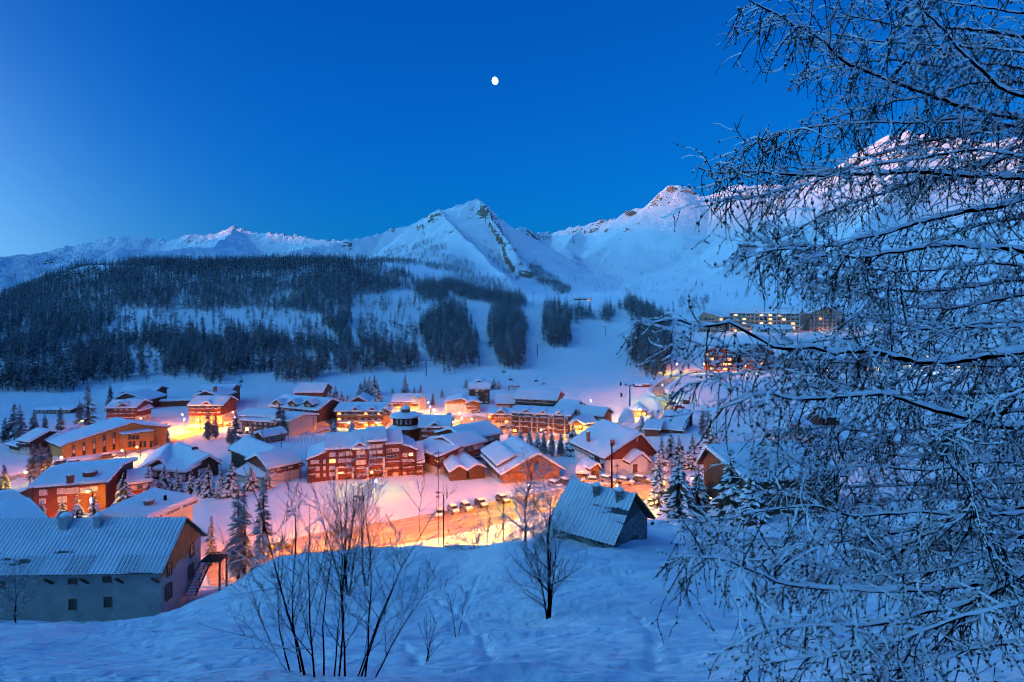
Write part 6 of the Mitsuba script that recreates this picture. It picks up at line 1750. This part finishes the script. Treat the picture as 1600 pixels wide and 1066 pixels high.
def snow_on(P, R, k=1.0, lift=0.7, rng=None):
    t = np.gradient(P, axis=1)
    flat = 1 - np.abs(t[..., 2]) / (np.linalg.norm(t, axis=2) + 1e-9)
    w = R * k * np.clip(flat * 1.7, 0.0, 1.0)
    if rng is not None:
        w = w * np.clip(rng.normal(0.95, 0.28, w.shape), 0.25, 1.6)
    return P + np.array([0, 0, 1.0]) * (R * lift + w * 0.25)[..., None], np.maximum(w, 0.0006)


OCT = np.array([[1, 0, 0], [-1, 0, 0], [0, 1, 0], [0, -1, 0], [0, 0, 1], [0, 0, -1]], float)
OCF = np.array([[0, 2, 4], [2, 1, 4], [1, 3, 4], [3, 0, 4], [2, 0, 5], [1, 2, 5], [3, 1, 5], [0, 3, 5]])


def beads(C, S):
    n = len(C)
    return (C[:, None] + OCT[None] * S[:, None, :]).reshape(-1, 3), (OCF[None] + 6 * np.arange(n)[:, None, None]).reshape(-1, 3)


for bi, (pix, y0, y1, r0) in enumerate(BR):
    m = len(pix)
    P = np.array([world(u, v, y0 + (y1 - y0) * i / (m - 1)) for i, (u, v) in enumerate(pix)])
    root = np.array([tx_, ty_, P[0][2] - 0.12])
    P = np.vstack([root, P])
    Q, Ltot = resample(P, 60)
    vis = np.linalg.norm(Q - root, axis=1)
    R = 1.08 * r0 * np.clip(1.12 - np.linspace(0, 1, 60), 0.10, 1) ** 0.85
    Q = Q + LR.normal(0, 0.004, Q.shape)
    bk = f'{LK}__branch' + (f'_{bi:03d}' if bi else '')
    scene[bk] = ply(tubes([Q], [R], 8), 'twig_bark', True)
    Sp, Sr = snow_on(Q[None], R[None], 1.3, 0.7, LR)
    scene[f'{bk}__snow'] = ply(tubes(Sp, Sr, 8), 'bough_snow', True)
    # side shoots
    T0 = (Q[1:] - Q[:-1]) / np.linalg.norm(Q[1:] - Q[:-1], axis=1)[:, None]
    n2 = int(Ltot / 0.072)
    ts = np.sort(np.r_[LR.uniform(0.22, 0.99, n2), LR.uniform(0.86, 1.0, 7)])
    P2, R2, tips = [], [], []
    k2 = 9
    for t in ts:
        i = min(int(t * 59), 58)
        o = Q[i] + (Q[i + 1] - Q[i]) * (t * 59 - i)
        ax = T0[i]
        s = LR.normal(0, 1, 3)
        s[2] = s[2] * 1.0 - 0.25
        s -= ax * (s @ ax)
        s /= np.linalg.norm(s)
        d = ax * LR.uniform(0.35, 0.95) + s * LR.uniform(0.5, 1.0)
        d /= np.linalg.norm(d)
        L = LR.uniform(0.18, 0.72) * (1.05 - 0.35 * abs(t - 0.6))
        q = [o]
        droop = LR.uniform(-0.02, 0.32)
        curl = LR.normal(0, 0.22, 3)
        for j in range(k2 - 1):
            d = d + np.array([0, 0, -droop * (1.0 if j < 6 else -0.6)]) + curl * 0.5 + LR.normal(0, 0.07, 3)
            d /= np.linalg.norm(d)
            q.append(q[-1] + d * L / (k2 - 1))
        P2.append(q)
        R2.append(LR.uniform(0.0042, 0.0076) * np.linspace(1, 0.5, k2))
    P2, R2 = np.array(P2), np.array(R2)
    # finer twigs on the shoots
    n3 = 3
    k3 = 6
    I = np.repeat(np.arange(len(P2)), n3)
    J = LR.integers(1, k2 - 1, len(I))
    o = P2[I, J]
    ax = P2[I, J + 1] - P2[I, J]
    ax /= np.linalg.norm(ax, axis=1, keepdims=True)
    s = LR.normal(0, 1, (len(I), 3))
    s -= ax * (s * ax).sum(1, keepdims=True)
    s /= np.linalg.norm(s, axis=1, keepdims=True)
    d = ax * LR.uniform(0.4, 0.9, (len(I), 1)) + s * LR.uniform(0.5, 0.9, (len(I), 1))
    d /= np.linalg.norm(d, axis=1, keepdims=True)
    L3 = LR.uniform(0.07, 0.30, len(I))
    q = [o]
    dr3 = LR.uniform(0.0, 0.22, len(I))
    for j in range(k3 - 1):
        d = d + np.stack([0 * dr3, 0 * dr3, -dr3], 1) + LR.normal(0, 0.16, d.shape)
        d /= np.linalg.norm(d, axis=1, keepdims=True)
        q.append(q[-1] + d * (L3 / (k3 - 1))[:, None])
    P3 = np.stack(q, 1)
    R3_ = LR.uniform(0.0034, 0.0048, (len(I), 1)) * np.linspace(1, 0.55, k3)
    scene[f'{bk}__twig'] = ply(cat([tubes(P2, R2, 3), tubes(P3, R3_, 3)]), 'twig_bark')
    labels[f'{bk}__twig'] = {'kind': 'stuff'}
    a, b = snow_on(P2, R2, 1.75, 0.5, LR), snow_on(P3, R3_, 1.75, 0.5, LR)
    scene[f'{bk}__twig_snow'] = ply(cat([tubes(*a, 3), tubes(*b, 3)]), 'bough_snow')
    labels[f'{bk}__twig_snow'] = {'kind': 'stuff'}
    # spur knobs and cones
    C = np.vstack([P2[:, 1:].reshape(-1, 3), P3[:, 1::2].reshape(-1, 3)])
    C = C[LR.random(len(C)) < 0.42] + LR.normal(0, 0.003, 3)
    scene[f'{bk}__bud'] = ply(beads(C, LR.uniform(0.008, 0.0125, (len(C), 1)) * np.ones(3)), 'twig_bark')
    labels[f'{bk}__bud'] = {'kind': 'stuff'}
    C = P2[:, 2:].reshape(-1, 3)
    C = C[LR.random(len(C)) < 0.10] + [0, 0, 0.014]
    scene[f'{bk}__cone'] = ply(beads(C, LR.uniform(0.8, 1.15, (len(C), 1)) * np.array([0.016, 0.016, 0.021])), 'dark_bark')
    labels[f'{bk}__cone'] = {'kind': 'stuff'}
    scene[f'{bk}__cone_snow'] = ply(beads(C + [0, 0, 0.014], np.ones((len(C), 1)) * np.array([0.017, 0.017, 0.013])), 'bough_snow')
    labels[f'{bk}__cone_snow'] = {'kind': 'stuff'}
